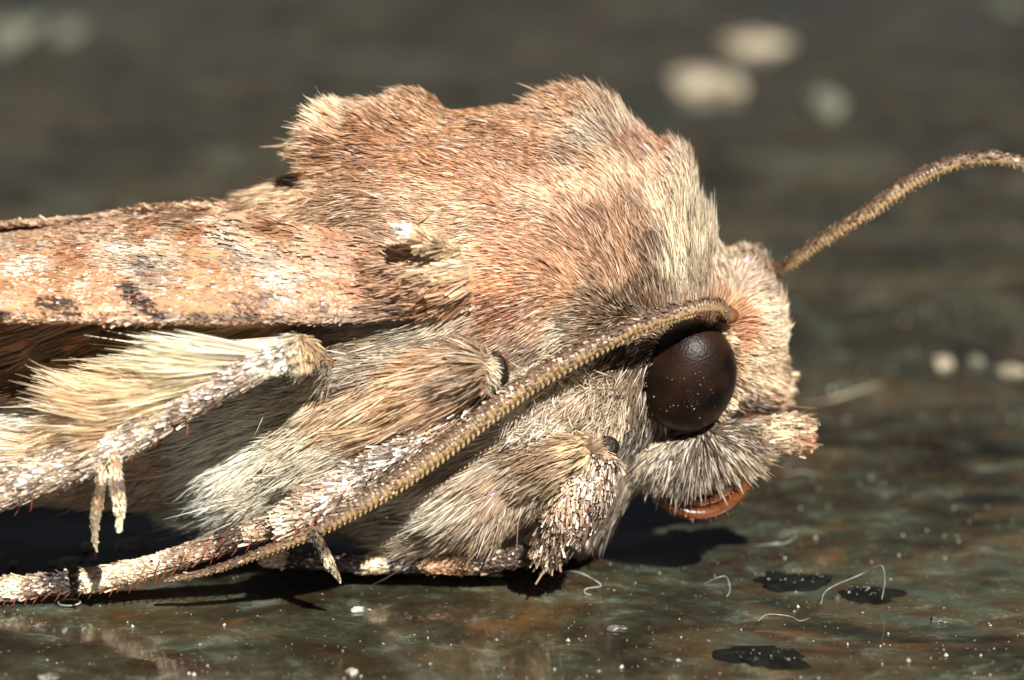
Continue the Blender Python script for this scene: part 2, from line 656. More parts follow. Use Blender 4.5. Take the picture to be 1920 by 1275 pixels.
def fibre(pts, r, label, mat=None):
    w = []
    for (px, py, h) in pts:
        q = G(px, py, h)
        w.append(q)
    V, F, _ = tube([q + rng.normal(0, r * .8, 3) for q in w], [r * .35, r * .62, r * .3], 8 * len(pts), 6)
    return tag(mesh_obj('fibre', V, F, mat or M_FIBRE), label, 'fibre', 'fine fibres lying on the slab')


fibre([(1046, 1082, .004), (1060, 1070, .02), (1090, 1075, .025), (1128, 1098, .015), (1100, 1103, .006), (1095, 1110, .004), (1112, 1112, .004)], .0022, 'white hooked fibre on the slab right under the fore leg')
fibre([(1494, 1004, .004), (1475, 1014, .01), (1450, 1020, .01), (1420, 1022, .004)], .0018, 'thin straight fibre at the edge of the shadow under the head')
fibre([(1540, 1132, .004), (1552, 1105, .02), (1612, 1078, .03), (1640, 1066, .05), (1656, 1062, .06), (1660, 1090, .03), (1655, 1124, .004)], .0014, 'thin arched fibre over the rounder black blot')
fibre([(1320, 1095, .004), (1345, 1083, .02), (1362, 1082, .02), (1370, 1105, .01), (1362, 1118, .004)], .0013, 'small curled fibre left of the black blots')
fibre([(1422, 1163, .004), (1440, 1153, .006), (1480, 1155, .006), (1500, 1164, .006), (1520, 1158, .004)], .0012, 'faint wavy fibre below the black blots')
fibre([(1508, 758, .004), (1560, 752, .02), (1610, 732, .03), (1650, 722, .03)], .004, 'pale blurred fibre on the slab in front of the face', M_FLAKE)
fibre([(388, 374, 0), (389, 362, 0), (396, 354, 0)][:0] or [(1470, 890, .004), (1500, 884, .01), (1530, 888, .004)], .0015, 'short fibre right of the coiled tongue')

# dust
bx_ = []
for (px, py, w, h) in ((1490, 1080, 120, 26), (1622, 1104, 90, 22), (1440, 1228, 130, 28)):
    for _ in range(26):
        a_, r_ = rng.uniform(0, 6.28), math.sqrt(rng.random())
        q_ = G(px + w / 2 * r_ * math.cos(a_), py + h / 2 * r_ * math.sin(a_), .009)
        bx_.append(q_)
nd = 5200
dx = rng.uniform(-0.35, 2.6, nd)
dy = -0.9 + rng.random(nd) ** 1.4 * 4.5
dr = rng.lognormal(math.log(0.0009), 0.7, nd)
dr = np.minimum(dr, 0.0055)
keep = noise(np.stack([dx, dy, dx * 0], 1), 3, 55) + rng.random(nd) * 0.5 > 0.55
dx, dy, dr = dx[keep], dy[keep], dr[keep]
nd = len(dx)
octv = np.array([(1, 0, 0), (0, 1, 0), (-1, 0, 0), (0, -1, 0), (0, 0, 1), (0, 0, -1)], dtype=float)
octf = np.array([(0, 1, 4), (1, 2, 4), (2, 3, 4), (3, 0, 4), (1, 0, 5), (2, 1, 5), (3, 2, 5), (0, 3, 5)])


def grains(cen, rad, seed):
    r_ = np.random.default_rng(seed)
    k = len(cen)
    v = octv[None] * r_.uniform(0.6, 1.5, (k, 6, 3)) * rad[:, None, None]
    an = r_.uniform(0, 6.28, k)
    x = v[:, :, 0] * np.cos(an)[:, None] - v[:, :, 1] * np.sin(an)[:, None]
    y = v[:, :, 0] * np.sin(an)[:, None] + v[:, :, 1] * np.cos(an)[:, None]
    v[:, :, 0], v[:, :, 1] = x, y
    v = v + cen[:, None, :]
    f = octf[None] + (np.arange(k) * 6)[:, None, None]
    return v.reshape(-1, 3), f.reshape(-1, 3)


V, F = grains(np.vstack([np.stack([dx, dy, gh(dx, dy) - 0.004 + dr * 0.5], 1), np.array(bx_)]), np.concatenate([dr, rng.uniform(.0007, .0016, len(bx_))]), 4)
o = mesh_obj('dust', V, F, M_GRAIN, None, False)
o['kind'] = 'stuff'
o['label'] = 'fine pale dust and sparkling grit scattered over the wet slab'

# ------------------------------------------------------------------ moth
moth = bpy.data.objects.new('moth', None)
scene.collection.objects.link(moth)
moth.location = (0.9, 0, 0)
bpy.context.view_layer.update()
tag(moth, 'furry brown and cream moth resting on a dark wet slab, seen from its side', 'moth')


def remesh(name, V, F, vox, smooth=6):
    me = bpy.data.meshes.new(name)
    me.from_pydata([tuple(v) for v in V.tolist()], [], F)
    o = bpy.data.objects.new(name, me)
    scene.collection.objects.link(o)
    m = o.modifiers.new('r', 'REMESH')
    m.mode = 'VOXEL'
    m.voxel_size = vox
    sm = o.modifiers.new('s', 'SMOOTH')
    sm.iterations = smooth
    sm.factor = 0.5
    dg = bpy.context.evaluated_depsgraph_get()
    me2 = bpy.data.meshes.new_from_object(o.evaluated_get(dg))
    n = len(me2.vertices)
    V2 = np.zeros(n * 3)
    me2.vertices.foreach_get('co', V2)
    V2 = V2.reshape(-1, 3)
    F2 = [tuple(p.vertices) for p in me2.polygons]
    bpy.data.objects.remove(o)
    bpy.data.meshes.remove(me2)
    bpy.data.meshes.remove(me)
    return V2, F2


# body trunk: x px, top row, widest row, bottom row (all at Y=0), half width
ST = [(-420, 590, 690, 830, .13), (-150, 560, 710, 900, .20), (60, 545, 720, 925, .225), (250, 500, 720, 938, .23), (330, 425, 710, 940, .235), (400, 402, 680, 945, .25), (450, 388, 650, 935, .26), (520, 362, 640, 950, .27),
      (600, 322, 600, 965, .29), (680, 262, 580, 980, .30), (780, 228, 560, 1000, .31), (900, 212, 550, 1015, .315), (1020, 208, 560, 1018, .31),
      (1120, 205, 570, 1010, .30), (1200, 252, 590, 900, .26), (1250, 282, 600, 870, .225), (1285, 325, 600, 830, .20), (1315, 410, 610, 800, .17), (1345, 470, 620, 770, .12)]
seg = 40
V, F = [], []
for (x, tp, md, bt, hw) in ST:
    zt, zm, zb = P(x, tp, 0)[2], P(x, md, 0)[2], P(x, bt, 0)[2]
    xx = P(x, md, 0)[0]
    for j in range(seg):
        a = 2 * math.pi * j / seg
        cs, sn = math.cos(a), math.sin(a)
        y = hw * math.copysign(abs(cs) ** 0.85, cs)
        z = zm + (sn ** 1.0 * (zt - zm) if sn > 0 else -abs(sn) ** 0.85 * (zm - zb))
        if sn > 0 and 560 < x < 1230:
            y *= 1 - 0.30 * sn ** 2
        V.append((xx, y, z))
for i in range(len(ST) - 1):
    for j in range(seg):
        k = (j + 1) % seg
        F.append((i * seg + j, i * seg + k, (i + 1) * seg + k, (i + 1) * seg + j))
F.append(tuple(range(seg - 1, -1, -1)))
F.append(tuple((len(ST) - 1) * seg + j for j in range(seg)))
parts = [(np.array(V), F)]
for (px, py, Y, rx, ry, rz, ro) in [
        (1352, 632, 0, .118, .19, .165, 0), (1400, 600, 0, .075, .15, .11, 0), (1415, 690, 0, .062, .14, .085, 0), (1330, 560, 0, .10, .13, .09, 0), (1385, 515, .02, .06, .11, .05, 0),   # head
        (640, 254, 0, .060, .10, .055, 0.4), (700, 250, 0, .06, .11, .06, 0), (606, 286, 0, .05, .09, .05, 0), (775, 212, 0, .066, .09, .040, -0.2),      # rear crests
        (1085, 222, 0, .095, .085, .044, -0.1), (1140, 250, 0, .085, .085, .040, -0.5), (1262, 370, 0, .046, .18, .10, 0),  # front crest and collar
        (1160, 480, -.18, .08, .07, .12, 0.2), (1170, 470 - 120, .22, .08, .07, .12, 0.2),
        (720, 686, -.26, .18, .09, .05, 0.1), (880, 686, -.25, .10, .08, .05, 0), (560, 695, -.24, .13, .09, .06, 0), (970, 545, -.245, .13, .075, .09, 0.1), (965, 540 - 150, .27, .125, .075, .085, 0.1)]:   # shoulder lobes
    c = P(px, py, Y)
    if Y == .22 or Y == .27:
        q = P(px, py + (120 if Y == .22 else 150), -Y)
        c = np.array([q[0], -q[1], q[2]])
    parts.append(ellipsoid(c, (rx, ry, rz), 24, 16, ro))
# coxal mass under the thorax
for (px, py, Y, rx, ry, rz, ro) in [(1105, 720, -.20, .09, .11, .11, 0), (1040, 860, -.20, .13, .12, .12, 0.3), (900, 900, -.20, .15, .12, .11, 0.4), (820, 960, -.18, .13, .1, .06, 0.3),
                                    (620, 830, -.20, .17, .13, .10, 0.35), (500, 890, -.20, .13, .10, .07, 0.35), (1150, 850, -.14, .05, .1, .12, 0), (1060, 950, -.15, .09, .09, .07, 0)]:
    c = P(px, py, Y)
    for sgn in (1, -1):
        parts.append(ellipsoid((c[0], c[1] * sgn, c[2]), (rx, ry, rz), 22, 14, ro))
V, F = join(parts)
BV, BF = remesh('body', V, F, 0.014, 16)
BV[:, 2] = np.maximum(BV[:, 2], 0.012)
body = mesh_obj('body', BV, BF, M_SKIN, moth)

# ---- fields over the body: px, py, flow x, flow y, length px, lift
FLOW = [
    (600, 225, -.6, -.55, 42, .75), (580, 270, -.9, -.3, 40, .7), (640, 180, -.45, -.9, 40, .8), (690, 180, -.5, -.9, 36, .75), (745, 165, -.8, -.6, 24, .4), (790, 170, -.9, -.3, 24, .3), (830, 190, -1, 0, 24, .3),
    (600, 330, -1, -.15, 46, .5), (520, 340, -1, -.3, 60, .6), (490, 330, -1, -.35, 60, .6), (700, 300, -1, -.1, 30, .35), (800, 300, -1, -.35, 26, .3), (700, 400, -1, .25, 40, .3), (600, 420, -1, .3, 44, .3), (520, 400, -1, .15, 48, .3), (400, 390, -1, -.12, 46, .2), (450, 370, -1, -.15, 50, .3), (350, 390, -1, -.1, 40, .12),
    (900, 220, -1, -.25, 24, .4), (1000, 200, -1, -.45, 34, .5), (1060, 160, -.9, -.6, 38, .6), (1110, 160, -.8, -.75, 38, .6), (1160, 190, -.6, -.9, 36, .5), (1200, 230, -.5, -.9, 36, .5), (1240, 250, -.25, -1, 34, .7),
    (900, 330, -1, -.5, 24, .3), (1000, 300, -1, -.65, 26, .35), (1100, 300, -.9, -.7, 30, .35), (1000, 420, -1, -.4, 24, .3), (900, 430, -1, -.15, 26, .3), (1100, 420, -.8, -.7, 26, .3),
    (1200, 330, -.5, -.9, 26, .3), (1200, 450, -.55, -1, 28, .3), (1280, 300, -.3, -1, 30, .35), (1290, 400, -.1, -1, 40, .2), (1310, 350, -.1, -1, 36, .2), (1290, 470, -.1, -1, 46, .3), (1180, 550, -.6, -.9, 32, .35),
    (1100, 520, -.9, -.5, 28, .35), (960, 520, -1, -.05, 28, .4), (900, 560, -1, .15, 30, .45), (960, 600, -1, .3, 34, .5), (1030, 610, -1, .5, 30, .5), (880, 500, -.9, -.2, 26, .3),
    (1330, 470, -.1, -1, 52, .6), (1290, 540, -.25, -1, 46, .5), (1380, 470, .25, -1, 48, .75), (1430, 490, .8, -.9, 40, .85), (1350, 540, .1, -.9, 38, .55), (1450, 560, 1, -.5, 34, .8), (1420, 580, .9, -.3, 30, .6),
    (1460, 620, 1, -.1, 30, .75), (1400, 650, 1, .05, 28, .5), (1440, 680, 1, .2, 28, .55), (1480, 700, 1, .3, 34, .8), (1430, 740, .9, .5, 30, .6), (1450, 770, 1, .5, 32, .7), (1390, 760, .7, .7, 26, .4),
    (1110, 590, -.9, .1, 30, .4), (1160, 620, -.5, .4, 34, .5), (1150, 700, -.7, .3, 44, .7), (1080, 740, -.9, .3, 48, .7), (1120, 800, -.8, .6, 46, .6), (1020, 780, -1, .1, 48, .6), (1190, 760, -.1, 1, 40, .4), (1180, 860, -.25, 1, 44, .3), (1200, 930, -.5, 1, 34, .15),
    (700, 620, -1, .22, 44, .2), (800, 640, -1, .22, 40, .2), (900, 650, -1, .25, 38, .25), (600, 640, -1, .2, 46, .2), (980, 660, -.8, .5, 34, .2), (620, 700, -1, .25, 50, .3),
    (1000, 860, -1, .55, 62, .5), (900, 880, -1, .5, 66, .45), (850, 950, -1, .45, 72, .45), (780, 980, -1, .4, 72, .4), (950, 960, -.8, .8, 64, .5), (900, 1010, -.5, 1, 56, .5), (1000, 980, -.5, 1, 50, .5), (1080, 900, -.8, .8, 44, .4), (1120, 960, -.5, 1, 40, .4), (1160, 1000, -.4, 1, 40, .4),
    (760, 900, -1, .45, 60, .4), (640, 850, -1, .4, 62, .45), (540, 850, -1, .4, 72, .5), (460, 850, -1, .45, 76, .6), (420, 800, -1, .35, 66, .5), (430, 920, -1, .25, 80, .5), (540, 960, -1, .3, 70, .5), (660, 960, -1, .5, 64, .45),
    (200, 880, -1, .1, 40, .15), (50, 800, -1, .12, 36, .2), (50, 700, -1, .3, 40, .2), (300, 800, -1, .3, 40, .15), (300, 900, -1, .3, 40, .15), (200, 650, -1, .3, 40, .15),
]
TAN, TAN2, PALE, CREAM, BRN = s(196, 150, 106), s(206, 164, 122), s(222, 196, 160), s(232, 216, 190), s(140, 92, 54)
GREY, DGREY, WHITE, PEACH = s(176, 154, 128), s(120, 98, 76), s(228, 222, 206), s(222, 166, 118)


def C(px, py, c):
    return (px, py, *c)


COLS = [C(600, 240, s(226, 186, 146)), C(640, 200, PALE), C(690, 190, s(196, 160, 128)), C(700, 250, s(170, 116, 70)), C(760, 170, s(214, 170, 128)), C(780, 210, TAN), C(830, 200, TAN), C(520, 340, s(224, 192, 150)), C(400, 390, s(212, 172, 128)), C(450, 375, s(220, 186, 140)), C(500, 400, s(190, 146, 102)), C(600, 330, TAN2),
        C(650, 300, s(176, 128, 84)), C(750, 300, s(178, 124, 76)), C(850, 300, s(180, 126, 78)), C(900, 250, s(184, 132, 84)), C(700, 380, s(168, 124, 84)), C(620, 420, s(170, 134, 98)), C(700, 420, s(160, 126, 92)), C(800, 380, TAN2), C(850, 420, s(208, 170, 130)),
        C(950, 350, s(206, 150, 106)), C(960, 450, s(198, 144, 102)), C(1000, 300, s(172, 120, 76)), C(1050, 200, TAN), C(1100, 180, s(184, 138, 98)), C(1150, 220, s(190, 160, 130)), C(1200, 240, s(208, 190, 168)), C(1130, 260, s(204, 186, 164)),
        C(1200, 290, s(168, 124, 92)), C(1100, 310, s(164, 120, 84)), C(1260, 270, s(184, 126, 82)), C(1230, 330, s(190, 150, 116)), C(1100, 350, s(218, 178, 142)), C(1000, 370, s(216, 170, 132)), C(1180, 330, s(214, 180, 148)),
        C(1150, 420, s(182, 138, 100)), C(1210, 420, s(172, 136, 108)), C(1250, 400, s(214, 192, 160)), C(1300, 400, s(222, 206, 180)), C(1290, 320, s(206, 186, 160)), C(1320, 440, s(204, 190, 168)), C(1280, 470, CREAM), C(1225, 490, s(140, 108, 82)), C(1180, 520, s(200, 156, 122)), C(1100, 480, s(196, 148, 110)),
        C(1225, 565, s(140, 110, 86)), C(1180, 470, s(196, 154, 118)), C(1160, 540, s(196, 156, 122)), C(1270, 540, s(236, 222, 196)), C(1300, 500, s(232, 214, 184)), C(1350, 480, s(206, 186, 156)), C(1400, 470, s(176, 156, 132)), C(1350, 540, s(186, 164, 138)), C(1440, 520, s(170, 146, 124)),
        C(1420, 600, s(216, 190, 160)), C(1450, 650, s(214, 186, 152)), C(1400, 680, s(222, 194, 158)), C(1430, 720, s(218, 188, 150)), C(1480, 690, s(150, 118, 88)), C(1440, 770, s(186, 148, 108)), C(1400, 760, s(160, 140, 120)), C(1370, 620, s(214, 150, 100)),
        C(900, 520, s(220, 176, 130)), C(880, 480, s(236, 206, 166)), C(960, 530, s(218, 148, 96)), C(950, 590, s(168, 108, 66)), C(1020, 600, s(206, 160, 128)), C(900, 620, s(176, 144, 116)), C(980, 640, s(170, 140, 116)), C(1060, 550, s(214, 160, 114)), C(1040, 500, s(204, 150, 108)),
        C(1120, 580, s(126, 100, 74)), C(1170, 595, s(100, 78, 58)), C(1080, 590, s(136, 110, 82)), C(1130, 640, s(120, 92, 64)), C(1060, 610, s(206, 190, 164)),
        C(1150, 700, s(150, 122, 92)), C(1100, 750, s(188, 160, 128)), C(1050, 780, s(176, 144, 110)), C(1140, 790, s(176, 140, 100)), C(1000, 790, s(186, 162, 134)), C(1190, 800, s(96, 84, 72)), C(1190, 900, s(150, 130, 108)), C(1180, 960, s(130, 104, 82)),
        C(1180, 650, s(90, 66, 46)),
        C(620, 640, s(150, 134, 110)), C(720, 620, s(158, 142, 118)), C(800, 610, s(160, 148, 128)), C(850, 600, s(196, 180, 158)), C(860, 640, s(130, 112, 90)), C(700, 660, s(150, 130, 104)), C(980, 670, s(126, 108, 84)),
        C(620, 700, s(176, 160, 134)), C(900, 860, s(188, 164, 134)), C(860, 930, s(226, 212, 188)), C(800, 960, s(214, 200, 178)), C(820, 1000, s(190, 168, 140)), C(920, 980, s(160, 136, 108)), C(960, 900, s(164, 134, 102)), C(1000, 880, s(190, 164, 132)), C(900, 1020, s(180, 156, 128)),
        C(1000, 960, s(160, 132, 104)), C(1100, 960, s(132, 106, 80)), C(1160, 1000, s(110, 88, 66)), C(760, 880, s(176, 152, 124)),
        C(480, 820, s(214, 208, 190)), C(420, 850, s(224, 218, 202)), C(520, 900, s(210, 200, 178)), C(400, 940, s(206, 206, 196)), C(600, 820, s(206, 192, 166)), C(680, 960, s(176, 150, 120)), C(600, 960, s(190, 168, 138)),
        C(40, 780, s(232, 216, 200)), C(100, 840, s(226, 196, 166)), C(200, 860, s(190, 156, 120)), C(300, 820, s(186, 150, 112)), C(300, 900, s(190, 156, 124)), C(100, 650, s(130, 96, 60)), C(300, 640, s(140, 104, 66)), C(450, 620, s(150, 116, 76))]
FL = [(0.20, s(130, 82, 46), 0.65), (0.15, s(240, 222, 198), 0.7)]
FLG = [(0.14, s(84, 66, 48), 0.6), (0.16, s(238, 232, 216), 0.7)]


def body_dens(c, fn):
    px, py = mirror_px(c)
    d = near_dens(c, fn)
    d = d * np.where((px < 540) & (py > 450) & (py < 610), 0.25, 1)
    return d * np.where(c[:, 0] < -.15, 0.1, 1)


def upper(c, fn):
    px, py = mirror_px(c)
    return body_dens(c, fn) * ((py < 640) | (px > 1240)) * (px > 320) * ((px > 430) | (py < 450))


def lower(c, fn):
    px, py = mirror_px(c)
    return body_dens(c, fn) * ~(((py < 640) | (px > 1240)) & (px > 320) & ((px > 430) | (py < 450)))


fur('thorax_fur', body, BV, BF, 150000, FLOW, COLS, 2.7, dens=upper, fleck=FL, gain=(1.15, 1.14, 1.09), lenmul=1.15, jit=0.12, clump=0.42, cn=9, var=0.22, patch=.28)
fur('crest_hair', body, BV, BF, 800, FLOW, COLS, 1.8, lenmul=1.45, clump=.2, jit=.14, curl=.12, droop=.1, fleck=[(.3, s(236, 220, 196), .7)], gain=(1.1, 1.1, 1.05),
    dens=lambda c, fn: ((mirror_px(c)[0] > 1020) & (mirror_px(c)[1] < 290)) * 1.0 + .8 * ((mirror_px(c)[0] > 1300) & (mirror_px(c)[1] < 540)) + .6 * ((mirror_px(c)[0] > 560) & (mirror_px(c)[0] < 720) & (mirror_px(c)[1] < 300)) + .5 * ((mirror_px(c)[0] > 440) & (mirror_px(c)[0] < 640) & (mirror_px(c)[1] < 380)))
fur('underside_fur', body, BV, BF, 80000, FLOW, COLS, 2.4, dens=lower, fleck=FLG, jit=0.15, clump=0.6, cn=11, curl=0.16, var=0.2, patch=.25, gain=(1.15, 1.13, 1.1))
fur('cheek_fluff', body, BV, BF, 3000, [(1100, 700, -.6, -.2, 60, .8), (1000, 800, -1, .1, 66, .7), (1120, 800, -.7, .4, 60, .7)], [C(1100, 700, s(222, 196, 164)), C(1000, 800, s(232, 214, 190))], 2.2, curl=.9, jit=.5, clump=.7, cn=7,
    dens=lambda c, fn: body_dens(c, fn) * (np.hypot((mirror_px(c)[0] - 1070) / 110, (mirror_px(c)[1] - 760) / 90) < 1))
fur('guard_hair', body, BV, BF, 1800, FLOW, COLS, 2.4, dens=body_dens, lenmul=1.7, clump=0, jit=0.3, curl=0.2, fleck=[(0.4, WHITE, .7)])

M_GLINT = fur_mat('glint_scales', 0.16, 1.0, 0.05, 460)
fur('glint_scales', body, BV, BF, 9000, FLOW, COLS, 4.2, mat=M_GLINT, profile=PROFILE_SCALE, lenmul=.55, clump=0, jit=.3, dens=body_dens, tilt=.9, gain=(1.15, 1.15, 1.1))

# ---- wings
def wing(name, top, bot, nu, nv, bulge, mat, thick=0.006):
    """top, bot: lists of (px, py, Y); ruled surface with an outward bulge and faint veins"""
    a = catmull([P(*q) for q in top], nu)
    b = catmull([P(*q) for q in bot], nu)
    V = []
    for i in range(nu):
        ax = b[i] - a[i]
        nrm = unit(np.cross(np.array([1.0, 0, 0]), ax))
        if nrm[1] > 0:
            nrm = -nrm
        for j in range(nv):
            v = j / (nv - 1)
            h = bulge * math.sin(math.pi * v) + 0.003 * math.sin(v * 22 + i * 0.01) * math.sin(math.pi * v)
            V.append(a[i] + ax * v + nrm * h)
    F = []
    for i in range(nu - 1):
        for j in range(nv - 1):
            F.append((i * nv + j, i * nv + j + 1, (i + 1) * nv + j + 1, (i + 1) * nv + j))
    V = np.array(V)
    # thickness: second skin and rim
    VN = unit(np.cross(np.array([1.0, 0, 0]), (b - a)))
    VN = np.where(VN[:, 1:2] > 0, -VN, VN)
    V2 = V - np.repeat(VN, nv, 0) * thick
    o_ = len(V)
    F2 = [tuple(k + o_ for k in reversed(f)) for f in F]
    rim = []
    for i in range(nu - 1):
        for j in (0, nv - 1):
            rim.append((i * nv + j, (i + 1) * nv + j, (i + 1) * nv + j + o_, i * nv + j + o_))
    for j in range(nv - 1):
        for i in (0, nu - 1):
            rim.append((i * nv + j, i * nv + j + 1, i * nv + j + 1 + o_, i * nv + j + o_))
    # outward facing order of the outer skin
    Vt, Tt = tri_arrays(V, F)
    nn = np.cross(Vt[Tt[:, 1]] - Vt[Tt[:, 0]], Vt[Tt[:, 2]] - Vt[Tt[:, 0]])
    if (nn @ VN[len(VN) // 2]).mean() < 0:
        F = [tuple(reversed(f)) for f in F]
        F2 = [tuple(reversed(f)) for f in F2]
    return V, F, np.vstack([V, V2]), F + F2 + rim


TOP = [(-420, 520, -.02), (-200, 470, -.02), (0, 438, -.02), (120, 424, -.025), (250, 404, -.03), (350, 398, -.06), (450, 408, -.13), (560, 424, -.22), (680, 442, -.275), (790, 466, -.315), (885, 492, -.315)]
BOT = [(-420, 590, -.34), (-200, 594, -.38), (0, 597, -.41), (150, 599, -.425), (300, 600, -.43), (420, 600, -.405), (540, 600, -.375), (640, 598, -.35), (740, 592, -.33), (820, 582, -.325), (890, 574, -.32)]
M_WING = noisy_mat('wing_membrane', s(150, 100, 62), s(196, 148, 106), 14, stretch=(.4, 1, 1))
w1, f1, wv, wf = wing('forewing', TOP, BOT, 70, 24, 0.022, M_WING)
forewing = mesh_obj('forewing', wv, wf, M_WING, moth)
WFLOW = [(0, 500, -1, .02, 17, .12), (400, 500, -1, .05, 18, .14), (600, 450, -1, .05, 24, .2), (800, 520, -1, -.1, 34, .25), (870, 500, -1, -.15, 40, .3), (850, 560, -1, -.05, 34, .3), (450, 400, -1, -.12, 34, .3),
         (300, 410, -1, -.1, 22, .2), (100, 590, -1, .1, 11, .2), (400, 590, -1, .1, 11, .2), (600, 590, -1, .1, 11, .25), (750, 575, -1, 0, 12, .25)]
PW, OR, OB, BK, GW = s(240, 226, 210), s(224, 168, 122), s(186, 128, 82), s(42, 32, 30), s(190, 178, 160)
WC = [C(0, 480, GW), C(70, 480, s(236, 226, 214)), C(30, 500, s(238, 230, 220)), C(10, 540, s(214, 184, 152)), C(120, 440, s(204, 172, 142)), C(60, 455, s(190, 150, 110)), C(150, 480, OB), C(220, 480, s(216, 190, 162)), C(260, 480, s(226, 200, 174)), C(140, 520, s(196, 164, 132)), C(170, 545, s(234, 210, 186)),
      C(0, 580, s(214, 168, 126)), C(60, 560, OR), C(200, 575, s(238, 196, 160)), C(210, 540, OR), C(300, 500, s(150, 130, 112)), C(340, 490, s(196, 172, 144)), C(280, 440, s(196, 140, 96)), C(320, 460, s(222, 190, 160)), C(380, 440, s(170, 118, 72)), C(420, 430, s(186, 130, 84)), C(360, 400, s(214, 170, 126)),
      C(460, 400, s(204, 168, 128)), C(430, 450, s(220, 190, 160)), C(500, 455, s(220, 184, 146)), C(540, 440, s(180, 128, 84)), C(640, 440, s(198, 138, 92)), C(720, 450, s(206, 150, 106)), C(600, 460, s(210, 170, 130)), C(450, 485, s(176, 160, 140)), C(520, 485, s(186, 168, 146)), C(400, 520, OR), C(480, 530, s(226, 168, 122)),
      C(560, 530, s(222, 194, 172)), C(540, 540, s(220, 196, 178)), C(630, 495, s(222, 192, 166)), C(620, 520, s(224, 184, 148)), C(590, 500, OR), C(600, 545, OR), C(650, 550, OR), C(660, 510, s(218, 158, 112)), C(720, 500, s(224, 166, 118)), C(780, 500, s(232, 190, 150)), C(730, 530, s(226, 176, 134)), C(860, 530, s(230, 184, 140)), C(700, 540, s(220, 160, 114)), C(760, 470, s(226, 180, 138)), C(800, 520, s(226, 176, 130)), C(850, 500, s(240, 212, 174)), C(870, 480, s(240, 220, 186)),
      C(840, 545, s(214, 164, 120)), C(740, 570, s(216, 176, 146)), C(680, 575, s(214, 184, 154)), C(650, 580, s(200, 170, 140)), C(550, 585, s(196, 160, 132)), C(420, 580, s(190, 156, 126)), C(360, 585, s(196, 160, 128)), C(330, 560, s(214, 166, 126)), C(460, 560, s(196, 152, 118)), C(780, 590, s(190, 158, 130))]


def wing_col(px, py, p):
    wob = (noise(p, 16, 61) - 0.5) * 34
    wob2 = (noise(p, 16, 62) - 0.5) * 18
    calm = np.clip((820 - px) / 160, 0.25, 1)[:, None]
    c = field(px + wob * 1.5, py + wob2, WC, 8, 2.4) * np.array([.74, .69, .62])
    # mottling: pale, rust and dark streaks drawn out along the wing
    st = noise(p, (11, 30, 60), 64) * 0.6 + noise(p, (26, 70, 140), 65) * 0.4
    k = np.clip((st - 0.64) * 8, 0, 1)[:, None] * 0.4 * calm
    c = c * (1 - k) + s(236, 222, 204) * k
    k = np.clip((0.43 - st) * 7, 0, 1)[:, None] * 0.45 * calm
    c = c * (1 - k) + s(176, 112, 64) * k
    nz = (noise(p, 40, 63) - 0.5)
    for (bx, by, rx, ry, sl) in [(118, 574, 42, 17, .12), (262, 552, 24, 16, .7), (282, 570, 36, 15, .45), (470, 580, 22, 16, .2), (505, 568, 22, 14, -.3), (606, 576, 22, 12, 0), (380, 592, 14, 8, 0), (8, 590, 16, 8, 0)]:
        ex = (px - bx) / rx
        ey = (py - by - sl * (px - bx)) / ry
        k = np.clip((1.5 - (ex ** 2 + ey ** 2)) * 1.6 + nz * 2.4, 0, 1)[:, None] * (0.92 if bx < 300 else 0.6)
        c = c * (1 - k) + BK * k
    # salt and pepper along the costal edge
    e = np.clip((py - 566) / 20, 0, 1) * (rng.random(len(px)) < 0.22)
    c = c * (1 - 0.6 * e[:, None]) + s(90, 66, 50) * 0.6 * e[:, None]
    return c


def all_dens(c, fn):
    return np.ones(len(c))


fur('wing_scales', forewing, w1, f1, 34000, WFLOW, None, 6.0, mat=M_SCALE, profile=PROFILE_SCALE, clump=0, jit=0.10, cfun=wing_col, var=0.13, droop=0.3, dens=all_dens, tilt=0.22, patch=0.15, root=0.8,
    fleck=[(0.08, s(120, 76, 44), .6), (0.03, s(244, 232, 218), .6)])
e1 = catmull([P(*q) for q in BOT], 60)
ev, ef, _ = tube([p_ + np.array([0, .006, 0]) for p_ in e1], [.008, .010, .010], 60, 8)
fur('edge_scales', forewing, ev, ef, 5200, [(0, 590, -1, .15, 12, .25), (800, 590, -1, .1, 12, .25)], None, 4.6, mat=M_SCALE, profile=PROFILE_SCALE, clump=0, jit=.2, cfun=wing_col, dens=all_dens, tilt=.4)
# shaggy base of the wing
fur('wing_base_fur', forewing, w1, f1, 5200, [(800, 500, -1, -.05, 48, .3), (870, 560, -1, 0, 44, .3), (560, 400, -1, -.05, 46, .3), (420, 380, -1, -.15, 40, .3)], None, 4.0, cfun=wing_col, clump=.4, cn=8,
    dens=lambda c, fn: np.clip((proj(c)[0] - 690) / 120, 0, 1) + 0.8 * np.clip((430 - proj(c)[1]) / 30, 0, 1) * (proj(c)[0] > 330))

# far forewing, held a touch higher where the two meet at the ridge
TOPF = [(-420, 500, .0), (-200, 446, .0), (0, 419, .0), (120, 410, .0), (220, 396, .0), (330, 384, .0), (450, 384, .02), (600, 400, .10), (760, 430, .2)]
tz = catmull([P(*q) for q in TOPF], 60)
nvf = 14
V = []
for i in range(60):
    for j in range(nvf):
        v = j / (nvf - 1)
        V.append((tz[i][0], tz[i][1] + .36 * v, tz[i][2] - .20 * v ** 1.15))
F = []
for i in range(59):
    for j in range(nvf - 1):
        F.append((i * nvf + j, (i + 1) * nvf + j, (i + 1) * nvf + j + 1, i * nvf + j + 1))
V = np.array(V)
o_ = len(V)
V2 = V - np.array([0, .004, .010])
F2 = [tuple(k + o_ for k in reversed(f)) for f in F] + [(i * nvf + j, (i + 1) * nvf + j, (i + 1) * nvf + j + o_, i * nvf + j + o_) for i in range(59) for j in (0, nvf - 1)]
farwing = mesh_obj('forewing', np.vstack([V, V2]), F + F2, M_WING, moth)
